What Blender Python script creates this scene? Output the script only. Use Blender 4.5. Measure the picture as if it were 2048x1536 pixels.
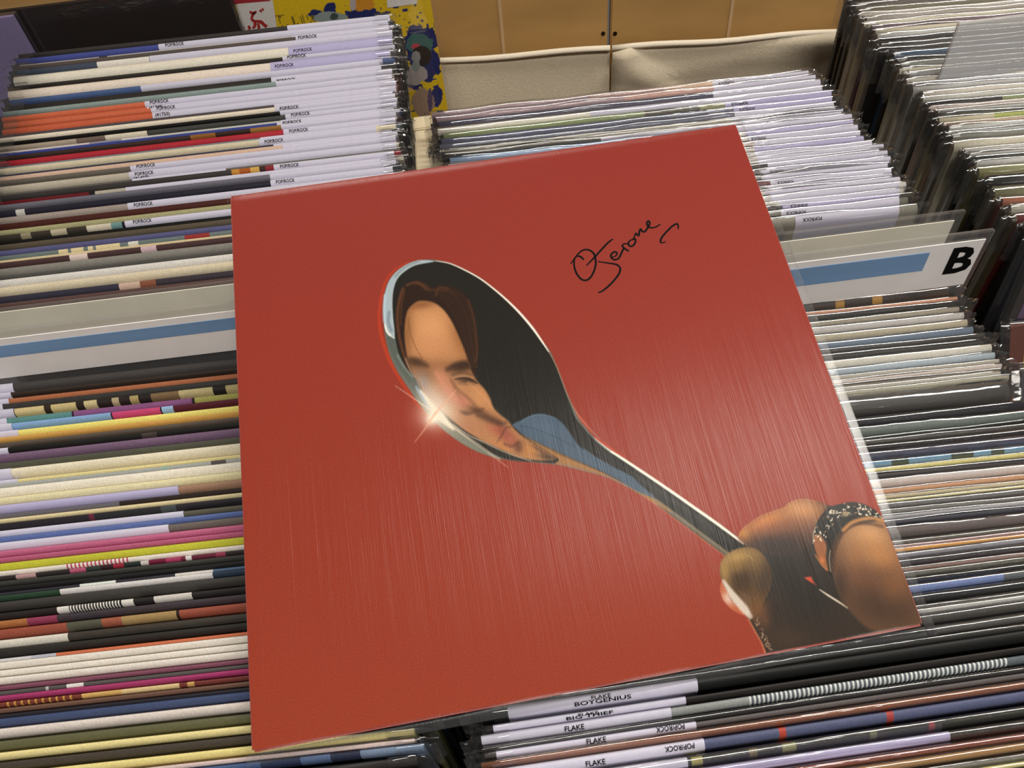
import bpy, math, random
import numpy as np
from mathutils import Matrix, Vector

for o in list(bpy.data.objects):
    bpy.data.objects.remove(o)
random.seed(7)
rng = np.random.RandomState(11)
scene = bpy.context.scene
COL = scene.collection

# ------------------------------------------------------------------ camera
F = 1600.0                                   # focal length in pixels of the 2048 x 1536 frame
CAMH = 0.372                                 # metres above the tops of the records
_Y = np.array([-249.0, -1988.0, F]); _Y /= np.linalg.norm(_Y)
_X = np.array([1.0, -0.1253, 0.0]); _X -= _X.dot(_Y) * _Y; _X /= np.linalg.norm(_X)
_Z = -np.cross(_X, _Y)
if _Z[1] > 0: _Z = -_Z
RM = np.stack([_X, _Y, _Z])
CP = np.array([0.0, 0.0, CAMH])
right, down, fwd = RM[:, 0], RM[:, 1], RM[:, 2]
cam_data = bpy.data.cameras.new('camera')
cam = bpy.data.objects.new('camera', cam_data); COL.objects.link(cam)
cam.matrix_world = Matrix(((right[0], -down[0], -fwd[0], 0), (right[1], -down[1], -fwd[1], 0),
                           (right[2], -down[2], -fwd[2], CAMH), (0, 0, 0, 1)))
cam_data.sensor_width = 36.0
cam_data.lens = F / 2048 * 36.0
cam_data.clip_start = 0.01
scene.camera = cam

# ------------------------------------------------------------------ world, lamps, exposure
world = bpy.data.worlds.new('shop_ambient'); scene.world = world
world.use_nodes = True
world.node_tree.nodes['Background'].inputs[0].default_value = (1.0, 0.95, 0.88, 1)
world.node_tree.nodes['Background'].inputs[1].default_value = 0.11
def area(name, loc, target, sx, sy, watts, col):
    l = bpy.data.lights.new(name, 'AREA'); l.shape = 'RECTANGLE'; l.size = sx; l.size_y = sy
    l.energy = watts; l.color = col
    o = bpy.data.objects.new(name, l); COL.objects.link(o); o.location = loc
    o.rotation_euler = (Vector(target) - Vector(loc)).to_track_quat('-Z', 'Y').to_euler()
    return o
area('ceiling_lamp_aisle', (1.4, 0.35, 2.3), (1.4, 0.35, 0), 1.3, 0.5, 52, (1.0, 0.94, 0.86))
area('ceiling_lamp_rear', (-0.3, 2.3, 2.4), (-0.1, 0.4, 0), 1.4, 0.5, 34, (1.0, 0.93, 0.84))
area('ceiling_lamp_front', (0.3, -1.35, 2.3), (0, 0.5, 0), 1.4, 0.6, 48, (1.0, 0.95, 0.88))
vs = scene.view_settings
vs.view_transform = 'Standard'; vs.look = 'None'; vs.gamma = 1.0; vs.use_curve_mapping = False
vs.exposure = -0.10
scene.cycles.use_light_tree = False; scene.cycles.adaptive_threshold = 0.02
scene.cycles.max_bounces = 4; scene.cycles.diffuse_bounces = 2; scene.cycles.glossy_bounces = 2
scene.cycles.transparent_max_bounces = 5; scene.cycles.transmission_bounces = 2
scene.cycles.caustics_reflective = False; scene.cycles.caustics_refractive = False

# ------------------------------------------------------------------ helpers
def ray(u, v):
    return RM @ np.array([(u - 1024) / F, (v - 768) / F, 1.0])
def onz(u, v, z=0.0):
    d = ray(u, v); return CP + d * ((z - CAMH) / d[2])
def ony(u, v, y):
    d = ray(u, v); return CP + d * (y / d[1])
def proj(P):
    q = (np.asarray(P) - CP) @ RM
    return np.stack([q[..., 0] / q[..., 2] * F + 1024, q[..., 1] / q[..., 2] * F + 768], -1)
def lin(c):
    c = np.asarray(c, float) / 255.0
    return np.where(c <= 0.04045, c / 12.92, ((c + 0.055) / 1.055) ** 2.4)
def card(c):
    c = np.asarray(c, float); g = c @ np.array([0.3, 0.59, 0.11])
    return lin((c + (g - c) * 0.09) * 0.94)
def rgba(c):
    l = lin(c); return (float(l[0]), float(l[1]), float(l[2]), 1.0)

def link(name, me, parent=None, mat=None, loc=None):
    o = bpy.data.objects.new(name, me); COL.objects.link(o)
    if mat is not None and me is not None and not me.materials: me.materials.append(mat)
    if parent is not None: o.parent = parent
    if loc is not None: o.location = loc
    return o
def tag(o, label, cat, group=None, kind=None):
    if label: o['label'] = label
    if cat: o['category'] = cat
    if group: o['group'] = group
    if kind: o['kind'] = kind
    return o
def empty(name, loc=(0, 0, 0), rz=0.0, label=None, cat=None, group=None):
    o = bpy.data.objects.new(name, None); COL.objects.link(o)
    o.location = loc; o.rotation_euler = (0, 0, rz); o.empty_display_size = 0.01
    return tag(o, label, cat, group)
def mesh(name, verts, faces, cols=None, smooth=False):
    me = bpy.data.meshes.new(name)
    me.from_pydata([tuple(map(float, v)) for v in verts], [], [tuple(f) for f in faces])
    if cols is not None:
        at = me.color_attributes.new('Col', 'FLOAT_COLOR', 'CORNER')
        buf = np.ones((len(me.loops), 4), np.float32); k = 0
        for f, c in zip(faces, cols):
            buf[k:k + len(f), :3] = c; k += len(f)
        at.data.foreach_set('color', buf.ravel())
    if smooth:
        me.polygons.foreach_set('use_smooth', [len(p.vertices) == 4 for p in me.polygons])
    me.update(); return me
def extrude_profile(name, prof, xs, colf=None, smooth=False, wave=None, cap=True):
    """sweep the closed-off profile [(y,z)...] along x stations xs; colf(i, j) is the face colour"""
    V = []; Fc = []; C = []
    n = len(prof)
    for i, x in enumerate(xs):
        for j, (y, z) in enumerate(prof):
            dy, dz, dx = wave(i, j) if wave else (0, 0, 0)
            V.append((x + dx, y + dy, z + dz))
    for i in range(len(xs) - 1):
        for j in range(n - 1):
            Fc.append((i * n + j, (i + 1) * n + j, (i + 1) * n + j + 1, i * n + j + 1))
            if colf: C.append(colf(i, j))
    if cap:
        Fc.append(tuple(range(n))); Fc.append(tuple(reversed([(len(xs) - 1) * n + j for j in range(n)])))
        if colf: C += [colf(0, -1), colf(len(xs) - 2, -1)]
        for i in range(len(xs) - 1):
            Fc.append((i * n + n - 1, (i + 1) * n + n - 1, (i + 1) * n, i * n))
            if colf: C.append(colf(i, 0))
    return mesh(name, V, Fc, C if colf else None, smooth)
def box_mesh(name, x0, x1, y0, y1, z0, z1, bev=0.0):
    if bev <= 0:
        V = [(x, y, z) for x in (x0, x1) for y in (y0, y1) for z in (z0, z1)]
        return mesh(name, V, [(0, 1, 3, 2), (4, 6, 7, 5), (0, 4, 5, 1), (2, 3, 7, 6), (0, 2, 6, 4), (1, 5, 7, 3)])
    import bmesh
    me = box_mesh(name, x0, x1, y0, y1, z0, z1)
    bm = bmesh.new(); bm.from_mesh(me)
    bmesh.ops.bevel(bm, geom=bm.edges[:], offset=bev, segments=2, affect='EDGES')
    bm.to_mesh(me); bm.free(); return me

def point_grid(name, P, col):
    """fine grid mesh with one printed colour per vertex"""
    na, nb = P.shape[:2]; me = bpy.data.meshes.new(name)
    co = P.reshape(-1, 3).astype(np.float32)
    ii, jj = np.meshgrid(np.arange(na - 1), np.arange(nb - 1), indexing='ij')
    a_ = (ii * nb + jj).ravel(); q = np.stack([a_, a_ + nb, a_ + nb + 1, a_ + 1], -1).astype(np.int32)
    me.vertices.add(len(co)); me.vertices.foreach_set('co', co.ravel())
    me.loops.add(q.size); me.loops.foreach_set('vertex_index', q.ravel())
    me.polygons.add(len(q)); me.polygons.foreach_set('loop_start', np.arange(0, q.size, 4, dtype=np.int32))
    me.update(calc_edges=True)
    at = me.color_attributes.new('Col', 'FLOAT_COLOR', 'POINT')
    cb = np.ones((len(co), 4), np.float32); cb[:, :3] = lin(np.clip(np.asarray(col).reshape(-1, 3), 0, 255))
    at.data.foreach_set('color', cb.ravel())
    return me

# ------------------------------------------------------------------ materials
def new_mat(name):
    m = bpy.data.materials.new(name); m.use_nodes = True
    nt = m.node_tree; return m, nt, nt.nodes, nt.links, nt.nodes['Principled BSDF']
def plain(name, c, rough=0.5, noise=0.0, nscale=80.0, bump=0.0, stretch=(1, 1, 1), metal=0.0, spec=0.5):
    m, nt, N, L, b = new_mat(name)
    b.inputs['Roughness'].default_value = rough; b.inputs['Metallic'].default_value = metal
    b.inputs['Specular IOR Level'].default_value = spec
    b.inputs['Base Color'].default_value = rgba(c)
    if noise or bump:
        tc = N.new('ShaderNodeTexCoord'); mp = N.new('ShaderNodeMapping'); mp.inputs['Scale'].default_value = stretch
        nz = N.new('ShaderNodeTexNoise'); nz.inputs['Scale'].default_value = nscale; nz.inputs['Detail'].default_value = 2
        L.new(tc.outputs['Object'], mp.inputs['Vector']); L.new(mp.outputs[0], nz.inputs['Vector'])
        if noise:
            mx = N.new('ShaderNodeMix'); mx.data_type = 'RGBA'; mx.blend_type = 'MULTIPLY'
            rp = N.new('ShaderNodeMapRange'); rp.inputs[1].default_value = 0.3; rp.inputs[2].default_value = 0.7
            rp.inputs[3].default_value = 1 - noise; rp.inputs[4].default_value = 1 + noise
            L.new(nz.outputs['Fac'], rp.inputs[0])
            mx.inputs[0].default_value = 1.0; mx.inputs[6].default_value = rgba(c); L.new(rp.outputs[0], mx.inputs[7])
            L.new(mx.outputs[2], b.inputs['Base Color'])
        if bump:
            bp = N.new('ShaderNodeBump'); bp.inputs['Strength'].default_value = bump; bp.inputs['Distance'].default_value = 0.002
            L.new(nz.outputs['Fac'], bp.inputs['Height']); L.new(bp.outputs[0], b.inputs['Normal'])
    return m
def attr_mat(name, rough, grain=0.0, gscale=1500.0, spec=0.22):
    """base colour from the print on the mesh, with fine paper grain"""
    m, nt, N, L, b = new_mat(name)
    a = N.new('ShaderNodeAttribute'); a.attribute_name = 'Col'
    b.inputs['Roughness'].default_value = rough; b.inputs['Specular IOR Level'].default_value = spec
    out = a.outputs['Color']
    if grain:
        tc = N.new('ShaderNodeTexCoord'); nz = N.new('ShaderNodeTexNoise'); nz.inputs['Scale'].default_value = gscale
        nz.inputs['Detail'].default_value = 1; nz.inputs['Roughness'].default_value = 0.7
        L.new(tc.outputs['Object'], nz.inputs['Vector'])
        rp = N.new('ShaderNodeMapRange'); rp.inputs[1].default_value = 0.3; rp.inputs[2].default_value = 0.7
        rp.inputs[3].default_value = 1 - grain; rp.inputs[4].default_value = 1 + grain
        L.new(nz.outputs['Fac'], rp.inputs[0])
        mx = N.new('ShaderNodeMix'); mx.data_type = 'RGBA'; mx.blend_type = 'MULTIPLY'; mx.inputs[0].default_value = 1
        L.new(out, mx.inputs[6]); L.new(rp.outputs[0], mx.inputs[7]); out = mx.outputs[2]
    L.new(out, b.inputs['Base Color'])
    return m
def film(name, gloss_rough, ior, bump, scale, stretch, milky=0.03, tint=(1, 1, 1), scratch=None):
    """clear polythene: mostly see-through, Fresnel gloss, a little milkiness, wrinkle relief"""
    m = bpy.data.materials.new(name); m.use_nodes = True
    nt = m.node_tree; N = nt.nodes; L = nt.links; N.clear()
    out = N.new('ShaderNodeOutputMaterial')
    tr = N.new('ShaderNodeBsdfTransparent'); tr.inputs[0].default_value = (*tint, 1)
    gl = N.new('ShaderNodeBsdfGlossy'); gl.inputs['Roughness'].default_value = gloss_rough
    gl.inputs[0].default_value = (1, 1, 1, 1)
    df = N.new('ShaderNodeBsdfDiffuse'); df.inputs[0].default_value = (0.8, 0.8, 0.82, 1)
    lw = N.new('ShaderNodeLayerWeight'); lw.inputs[0].default_value = 0.5
    pw = N.new('ShaderNodeMath'); pw.operation = 'POWER'; pw.inputs[1].default_value = 4.0
    fr = N.new('ShaderNodeMath'); fr.operation = 'MULTIPLY_ADD'; r0 = ((ior - 1) / (ior + 1)) ** 2
    fr.inputs[1].default_value = 0.9 - r0; fr.inputs[2].default_value = r0 * 1.3
    L.new(lw.outputs['Facing'], pw.inputs[0]); L.new(pw.outputs[0], fr.inputs[0])
    tc = N.new('ShaderNodeTexCoord'); mp = N.new('ShaderNodeMapping'); mp.inputs['Scale'].default_value = stretch
    nz = N.new('ShaderNodeTexNoise'); nz.inputs['Scale'].default_value = scale; nz.inputs['Detail'].default_value = 2
    L.new(tc.outputs['Object'], mp.inputs[0]); L.new(mp.outputs[0], nz.inputs['Vector'])
    bp = N.new('ShaderNodeBump'); bp.inputs['Strength'].default_value = bump; bp.inputs['Distance'].default_value = 0.002
    L.new(nz.outputs['Fac'], bp.inputs['Height'])
    nrm = bp.outputs[0]
    if scratch:
        mp2 = N.new('ShaderNodeMapping'); mp2.inputs['Scale'].default_value = scratch[1]
        n2 = N.new('ShaderNodeTexNoise'); n2.inputs['Scale'].default_value = 1.0; n2.inputs['Detail'].default_value = 3
        mp2.inputs['Rotation'].default_value = (0, 0, scratch[2])
        L.new(tc.outputs['Object'], mp2.inputs[0]); L.new(mp2.outputs[0], n2.inputs['Vector'])
        b2 = N.new('ShaderNodeBump'); b2.inputs['Strength'].default_value = scratch[0]; b2.inputs['Distance'].default_value = 0.0004
        L.new(n2.outputs['Fac'], b2.inputs['Height']); L.new(nrm, b2.inputs['Normal']); nrm = b2.outputs[0]
    for s in (gl, lw): L.new(nrm, s.inputs['Normal'])
    m1 = N.new('ShaderNodeMixShader'); m1.inputs[0].default_value = milky
    L.new(tr.outputs[0], m1.inputs[1]); L.new(df.outputs[0], m1.inputs[2])
    m2 = N.new('ShaderNodeMixShader'); L.new(fr.outputs[0], m2.inputs[0])
    L.new(m1.outputs[0], m2.inputs[1]); L.new(gl.outputs[0], m2.inputs[2])
    L.new(m2.outputs[0], out.inputs[0])
    return m
M = {}
M['jacket'] = attr_mat('printed_card', 0.45, 0.10, 900.0)
M['art'] = attr_mat('album_print', 0.6, 0.15, 1700.0, spec=0.06)
M['red_card'] = plain('red_card_edge', (158, 62, 50), 0.5, 0.12, 900)
M['sticker'] = plain('white_paper_sticker', (200, 197, 214), 0.6, 0.03, 300)
M['sticker_lilac'] = plain('lilac_paper_sticker', (176, 170, 206), 0.6, 0.03, 300)
M['ink'] = plain('black_ink', (10, 9, 10), 0.8, spec=0.1)
M['film'] = film('crinkled_polythene', 0.07, 1.55, 0.22, 40.0, (1.0, 3.0, 3.0), 0.012)
M['film_gloss'] = film('glossy_polythene', 0.085, 1.85, 0.30, 45.0, (1.0, 3.0, 3.0), 0.012)
M['film_flat'] = film('scratched_polythene', 0.20, 1.20, 0.03, 22.0, (1, 1, 1), 0.0, scratch=(0.45, (2200, 5, 1), 0.05))
M['film_edge'] = film('polythene_border', 0.14, 1.22, 0.12, 90.0, (1, 1, 1), 0.015)
M['acrylic'] = film('clear_acrylic', 0.06, 1.5, 0.05, 30.0, (1, 1, 1), 0.05)
M['acrylic_frost'] = film('hazy_acrylic', 0.15, 1.5, 0.1, 30.0, (1, 8, 8), 0.55)
M['card_white'] = plain('white_card', (248, 243, 241), 0.6, 0.03, 60)
M['card_cream'] = plain('cream_card', (232, 228, 212), 0.55, 0.05, 30)
M['card_blue'] = plain('blue_printed_band', (122, 158, 200), 0.5, 0.08, 40, stretch=(0.2, 1, 3))
M['wood'] = plain('brown_wood_panel', (190, 148, 90), 0.45, 0.10, 9, 0.05, (1, 1, 3))
M['wood_seam'] = plain('pale_putty_seam', (206, 172, 130), 0.6)
M['cream_wood'] = plain('cream_painted_board', (228, 214, 180), 0.5, 0.04, 40)
M['cloth'] = plain('beige_linen_cloth', (216, 202, 176), 0.85, 0.07, 500, 0.15)
M['cloth_hem'] = plain('beige_cloth_hem', (240, 228, 206), 0.8, 0.05, 500)
M['dark'] = plain('black_laminate', (24, 22, 21), 0.6)
M['title_white'] = plain('worn_white_print', (170, 176, 176), 0.5)
M['title_gold'] = plain('worn_gold_print', (170, 140, 60), 0.5)
M['screw'] = plain('dark_screw', (40, 36, 28), 0.35, metal=0.7)

# ------------------------------------------------------------------ the setting
FLOORZ = -0.318
tt = link('display_table', box_mesh('display_table', -1.0, 0.75, -0.4, 0.735, FLOORZ - 0.03, FLOORZ, 0.003), mat=M['dark'])
tag(tt, 'black laminate table top under the rows of records', 'table')

WA, WB = onz(870, 110, -0.08), onz(1690, 50, -0.08)
wyaw = math.atan2(WB[1] - WA[1], WB[0] - WA[0])
wall = empty('wall_back', (WA[0], WA[1] + 0.012, 0), wyaw); wall['kind'] = 'structure'
def wx(u, v):                                 # pixel on the wall face to the wall's own x, z
    d = ray(u, v); ca, sa = math.cos(wyaw), math.sin(wyaw)
    o = CP - WA; n = np.array([-sa, ca, 0]); t = -(o @ n) / (d @ n); P = CP + d * t
    return ((P - WA)[:2] @ np.array([ca, sa]), P[2])
xs_mid = wx(1222, 60)[0]
for x0, x1 in ((-1.5, xs_mid - 0.0016), (xs_mid + 0.0016, 1.6)):
    link('panel', box_mesh('panel', x0, x1, 0.0, 0.02, FLOORZ - 0.05, 0.55, 0.0015), wall, M['wood'])
for u in (1003, 1468):
    x = wx(u, 40)[0]
    link('seam', box_mesh('seam', x - 0.0016, x + 0.0016, -0.0008, 0.004, -0.3, 0.55), wall, M['wood_seam'])
for u in (1210, 1234):
    x, z = wx(u, 78)
    V = [(x + 0.0022 * math.cos(a), -0.001, z + 0.0022 * math.sin(a)) for a in np.linspace(0, 2 * math.pi, 12, endpoint=False)]
    link('screw', mesh('screw', V + [(a[0], 0.003, a[2]) for a in V],
         [tuple(range(12))] + [(i, (i + 1) % 12, (i + 1) % 12 + 12, i + 12) for i in range(12)]), wall, M['screw'])
# two lengths of cloth hanging in front of the panels
ztop = wx(1222, 92)[1]
for k, (x0, x1, lab) in enumerate(((-1.4, xs_mid - 0.001, 'beige cloth hanging below brown panel, left of the cloth seam'),
                                   (xs_mid + 0.001, 1.5, 'beige cloth hanging below brown panel, right of the seam, with diagonal folds'))):
    t = empty('hanging_cloth', (WA[0], WA[1], 0), wyaw, lab, 'cloth', 'cloth lengths on the back panel')
    nx, nz_ = 90, 26; V = []; Fc = []
    for i in range(nx + 1):
        x = x0 + (x1 - x0) * i / nx
        for j in range(nz_ + 1):
            z = ztop - (ztop - FLOORZ + 0.03) * j / nz_
            s = (j / nz_)
            d = 0.003 * math.sin(x * 31 + z * 9) * s + 0.003 * math.sin(x * 9 + 2.3 + z * 25)
            if k == 1:
                e = (x - x0) - 1.05 * (ztop - z)          # fold running down from the seam corner
                d -= 0.012 * math.exp(-(e / 0.02) ** 2) * max(0.0, 1 - (x - x0) / 0.3)
                e2 = (ztop - z - 0.014) - 0.02 * math.sin(x * 8)
                d -= 0.004 * math.exp(-(e2 / 0.006) ** 2)
            V.append((x, -0.004 + d, z))
    for i in range(nx):
        for j in range(nz_):
            a = i * (nz_ + 1) + j; Fc.append((a, a + nz_ + 1, a + nz_ + 2, a + 1))
    body = link('cloth_sheet', mesh('cloth_sheet', V, Fc, smooth=True), t, M['cloth'])
    sm = body.modifiers.new('thickness', 'SOLIDIFY'); sm.thickness = 0.0015
    link('hem', extrude_profile('hem', [(-0.0065, ztop - 0.003), (-0.0075, ztop), (-0.006, ztop + 0.0025), (-0.004, ztop + 0.003), (-0.001, ztop)],
         np.linspace(x0, x1, 60), smooth=True, wave=lambda i, j: (0, 0.0012 * math.sin(i * 0.9), 0)), t, M['cloth_hem'])

# cream partition board between the left and the middle row
p0, p1 = onz(850, 238, -0.03), onz(850, 328, -0.03)
pt = empty('partition_board', (-0.0495, 0.46, FLOORZ), 0, 'cream painted board standing between left and middle record rows', 'board')
link('board', box_mesh('board', -0.0075, 0.0075, -0.14, p0[1] - 0.46 - 0.016, 0.0, -0.030 - FLOORZ, 0.001), pt, M['cream_wood'])
link('end_post', box_mesh('end_post', -0.0085, 0.0085, p0[1] - 0.46 - 0.015, p0[1] - 0.46 + 0.004, 0.0, -0.029 - FLOORZ, 0.001), pt, M['cream_wood'])

# sloped base board that lifts the rear of the left row
rb = link('base_board', mesh('base_board', [(x, y, z) for x in (-0.375, -0.062) for (y, z) in ((0.41, FLOORZ), (0.41, FLOORZ + 0.004), (0.70, FLOORZ + 0.056), (0.70, FLOORZ))],
     [(0, 1, 2, 3), (4, 7, 6, 5), (0, 4, 5, 1), (1, 5, 6, 2), (2, 6, 7, 3), (3, 7, 4, 0)]), mat=M['dark'])
tag(rb, 'black sloped board under the rear of the left record row', 'board')

# ------------------------------------------------------------------ lettering
_txt = {}
def text_mesh(s, bold=0.0):
    key = (s, bold)
    if key in _txt: return _txt[key]
    cu = bpy.data.curves.new('lettering', 'FONT'); cu.body = s; cu.size = 1.0; cu.resolution_u = 2
    cu.offset = bold; cu.align_x = 'LEFT'
    o = bpy.data.objects.new('lettering_tmp', cu); COL.objects.link(o)
    dg = bpy.context.evaluated_depsgraph_get(); dg.update()
    me = bpy.data.meshes.new_from_object(o.evaluated_get(dg))
    bpy.data.objects.remove(o); bpy.data.curves.remove(cu)
    me.name = 'lettering'; me.materials.clear(); me.materials.append(M['ink'])
    co = np.empty(len(me.vertices) * 3, np.float32); me.vertices.foreach_get('co', co); co = co.reshape(-1, 3)
    w = float(co[:, 0].max()) if len(co) else 1.0
    _txt[key] = (me, w); return _txt[key]
def put_text(s, parent, origin, ux, uy, width=None, height=None, flip=False, name='lettering', bold=0.012, stretch=1.0):
    me, w = text_mesh(s, bold)
    sx = width / w if width else height
    sy = height if height else sx
    ux = Vector(ux).normalized(); uy = Vector(uy).normalized(); n = ux.cross(uy)
    o = bpy.data.objects.new(name, me); COL.objects.link(o); o.parent = parent
    org = Vector(origin)
    if flip:
        org = org + ux * (w * sx) + uy * (0.7 * sy); ux = -ux; uy = -uy
    m = Matrix(((ux.x * sx, uy.x * sy, n.x, org.x), (ux.y * sx, uy.y * sy, n.y, org.y), (ux.z * sx, uy.z * sy, n.z, org.z), (0, 0, 0, 1)))
    o.matrix_local = m
    return o

# ------------------------------------------------------------------ record rows
CR = {
    'left':   dict(x0=-0.378, x1=-0.0590, g=lambda y: -0.002 + max(0.0, (y - 0.41) * 0.205), where='left row'),
    'middle': dict(x0=-0.0350, x1=0.2830, g=lambda y: -0.004, where='middle row'),
    'right':  dict(x0=0.3460, x1=0.6640, g=lambda y: -0.003, where='right row'),
}
def hit(cr, u, v):
    z = 0.0
    for _ in range(25):
        P = onz(u, v, z); z = 0.5 * z + 0.5 * CR[cr]['g'](P[1])
    return P
USED = set(); PREV = {}
def record(cr, xref, slope, y0, y1, rgb, name, st=None, txt=None, pat=None, film_oh=None, dx=None, lilac=False, dz=0.0,
           group=None, tmax=0.0075, end=None, small=None, film_on=True, inv=False, flop=False, lab=None, first=None):
    c = CR[cr]
    A, B = hit(cr, xref, y0), hit(cr, xref + 300, y0 + slope * 300)
    A1 = hit(cr, xref, y1)
    yaw = math.atan2(B[1] - A[1], B[0] - A[0])
    pitch = (A[1] - A1[1]) * math.cos(yaw)
    t = min(max((0.62 if st else 0.68) * pitch, 0.0018), tmax)
    w = 0.314; xc = 0.5 * (c['x0'] + c['x1']) + (random.uniform(-0.003, 0.003) if dx is None else dx)
    yb = A[1] + (xc - A[0]) * math.tan(yaw)
    zt = A[2] + dz - random.uniform(0, 0.0026 if (st and cr == 'left') else 0.0012)
    Hh = 0.3135
    root = empty('vinyl_record', (xc + math.sin(yaw) * t / 2, yb - math.cos(yaw) * t / 2, zt - Hh), yaw)
    label = lab
    if label is None:
        prev = PREV.get(cr)
        label = name + ' record, ' + c['where'] + (', in front of ' + prev if prev else ', rearmost of its row')
    if first: label = first
    k = 2; l0 = label
    while label in USED:
        label = l0 + ', nearer the camera' + (' still' * (k - 2)); k += 1
    USED.add(label); PREV[cr] = name
    tag(root, label, 'record', group or ('records standing in the ' + c['where']))
    def lx(u):
        yv = y0 + slope * (u - xref) + 0.4 * (y1 - y0)
        P = hit(cr, u, yv); return max(-w / 2, min(w / 2, (P[0] - xc) / math.cos(yaw)))
    base_c = card(rgb)
    stations = set(np.round(np.linspace(-w / 2, w / 2, 9), 5))
    segs = [(-w / 2 - 1, base_c)]
    if pat:
        for u, col in pat:
            x = lx(u); stations.add(round(x, 5)); segs.append((x, card(col)))
    segs.sort(key=lambda s: s[0])
    xs = sorted(stations)
    def colf(i, j):
        x = 0.5 * (xs[i] + xs[i + 1]); cc = segs[0][1]
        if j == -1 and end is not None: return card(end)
        for sx, sc in segs:
            if sx <= x: cc = sc
        return cc
    s = min(0.95 * t, 0.0048); r = min(0.0006, t * 0.2)
    def top(o):
        return [(-t / 2 - o, Hh - s - 0.0045), (-t / 2 - o, Hh - s - r), (-0.40 * t - o * 0.8, Hh - 0.66 * s + o * 0.5), (-0.16 * t, Hh - 0.28 * s + o),
                (0.14 * t, Hh - 0.06 * s + o), (t / 2 - r, Hh + o), (t / 2 + o, Hh - r)]
    prof = [(-t / 2, 0)] + top(0.0) + [(t / 2, 0)]
    link('jacket', extrude_profile('jacket', prof, xs, colf, smooth=True), root, M['jacket'])
    if st:
        o = 0.00035
        a, b = lx(st[0]), lx(st[1])
        if b - a > 0.004:
            sp = [(-t / 2 - o, Hh - s - 0.018)] + top(o) + [(t / 2 + o, Hh - 0.012)]
            stk = link('price_sticker', extrude_profile('price_sticker', sp, np.linspace(a, b, 4), cap=False, smooth=True), root, M['sticker_lilac' if lilac else 'sticker'])
            F0 = Vector((0, -0.40 * t, Hh - 0.66 * s)); Bk = Vector((0, 0.22 * t, Hh - 0.03 * s)); uy = (Bk - F0); ln = uy.length
            uy = uy.normalized() if ln > 1e-6 else Vector((0, 1, 0)); n = Vector((1, 0, 0)).cross(uy)
            for tx in (txt or []):
                s_, u0, u1, fr, hgt = tx[:5]
                fl = len(tx) > 5 and tx[5]
                xa, xb = lx(u0), lx(u1)
                org = F0 + uy * (fr * ln) + n * (o + 0.0006) + Vector((xa, 0, 0))
                put_text(s_, stk, org, (1, 0, 0), uy, width=xb - xa, height=hgt, flip=fl, name='printed_text')
    if film_on:
        oh = random.uniform(0.0006, 0.0022) if film_oh is None else film_oh
        ext = random.uniform(0.005, 0.011)
        d = 0.0005
        xf = list(np.concatenate([-w / 2 - ext * np.array([1, .8, .6, .4, .2]), np.linspace(-w / 2, w / 2, 26), w / 2 + ext * np.array([.2, .4, .6, .8, 1])]))
        ph = random.uniform(0, 6.28); k1 = random.uniform(18, 40); k2 = random.uniform(60, 110); am = random.uniform(0.3, 1.0)
        fp = [(-t / 2 - d, Hh - 0.03), (-t / 2 - d, Hh - 0.014), (-t / 2 - d, Hh - s - 0.0004), (-0.3 * t, Hh - 0.4 * s + 0.0006 + 0.5 * oh), (0.1 * t, Hh + 0.0005 + oh),
              (t / 2 + d, Hh + 0.0003), (t / 2 + d, Hh - 0.014), (t / 2 + d, Hh - 0.03)]
        nlast = len(xf) - 1
        def wave(i, j):
            x = xf[i]; dy = dz_ = 0.0
            if j in (3, 4): 
                dz_ = oh * am * 0.5 * math.sin(k1 * x + ph) + oh * 0.25 * math.sin(k2 * x + 2 * ph)
                dy = 0.0005 * math.sin(k1 * x * 0.7 + 1.7 * ph)
                dz_ = max(dz_, -0.4 * oh)
            e = 5 - i if i < 5 else (i - (nlast - 5) if i > nlast - 5 else 0)
            if e:                                   # pinched, crumpled ends beyond the card
                dy = -fp[j][0] * 0.16 * e + 0.0006 * math.sin(3.1 * j + ph * 3 + e * 2.4)
                if 2 <= j <= 5: dz_ = -0.0004 * e + 0.0011 * math.sin(2.7 * j + ph * 7 + e * 2.9)
            return dy, dz_, 0.0
        if cr == 'left' or (txt and y0 > 1200):     # over the card these sleeves cling so tightly that only their ends show
            for lo, hi in ((0, 7), (nlast - 6, nlast + 1)):
                xsub = xf[lo:hi]
                link('sleeve_end', extrude_profile('sleeve_end', fp, xsub, cap=False, smooth=True, wave=lambda i, j, lo=lo: wave(i + lo, j)), root, M['film'])
        else:
            link('clear_sleeve', extrude_profile('clear_sleeve', fp, xf, cap=False, smooth=True, wave=wave), root, M['film_gloss'])
    return root

W_ = (225, 220, 212)
PR = 'POP/ROCK'
def T(u, extra=None, fr=0.18, h=0.0036):
    a = [(PR, u, u + 38, fr, h)]
    if extra: a.append((extra, u - 4, u + 27, fr - 0.95, h))
    return a
R_END = 798
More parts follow.
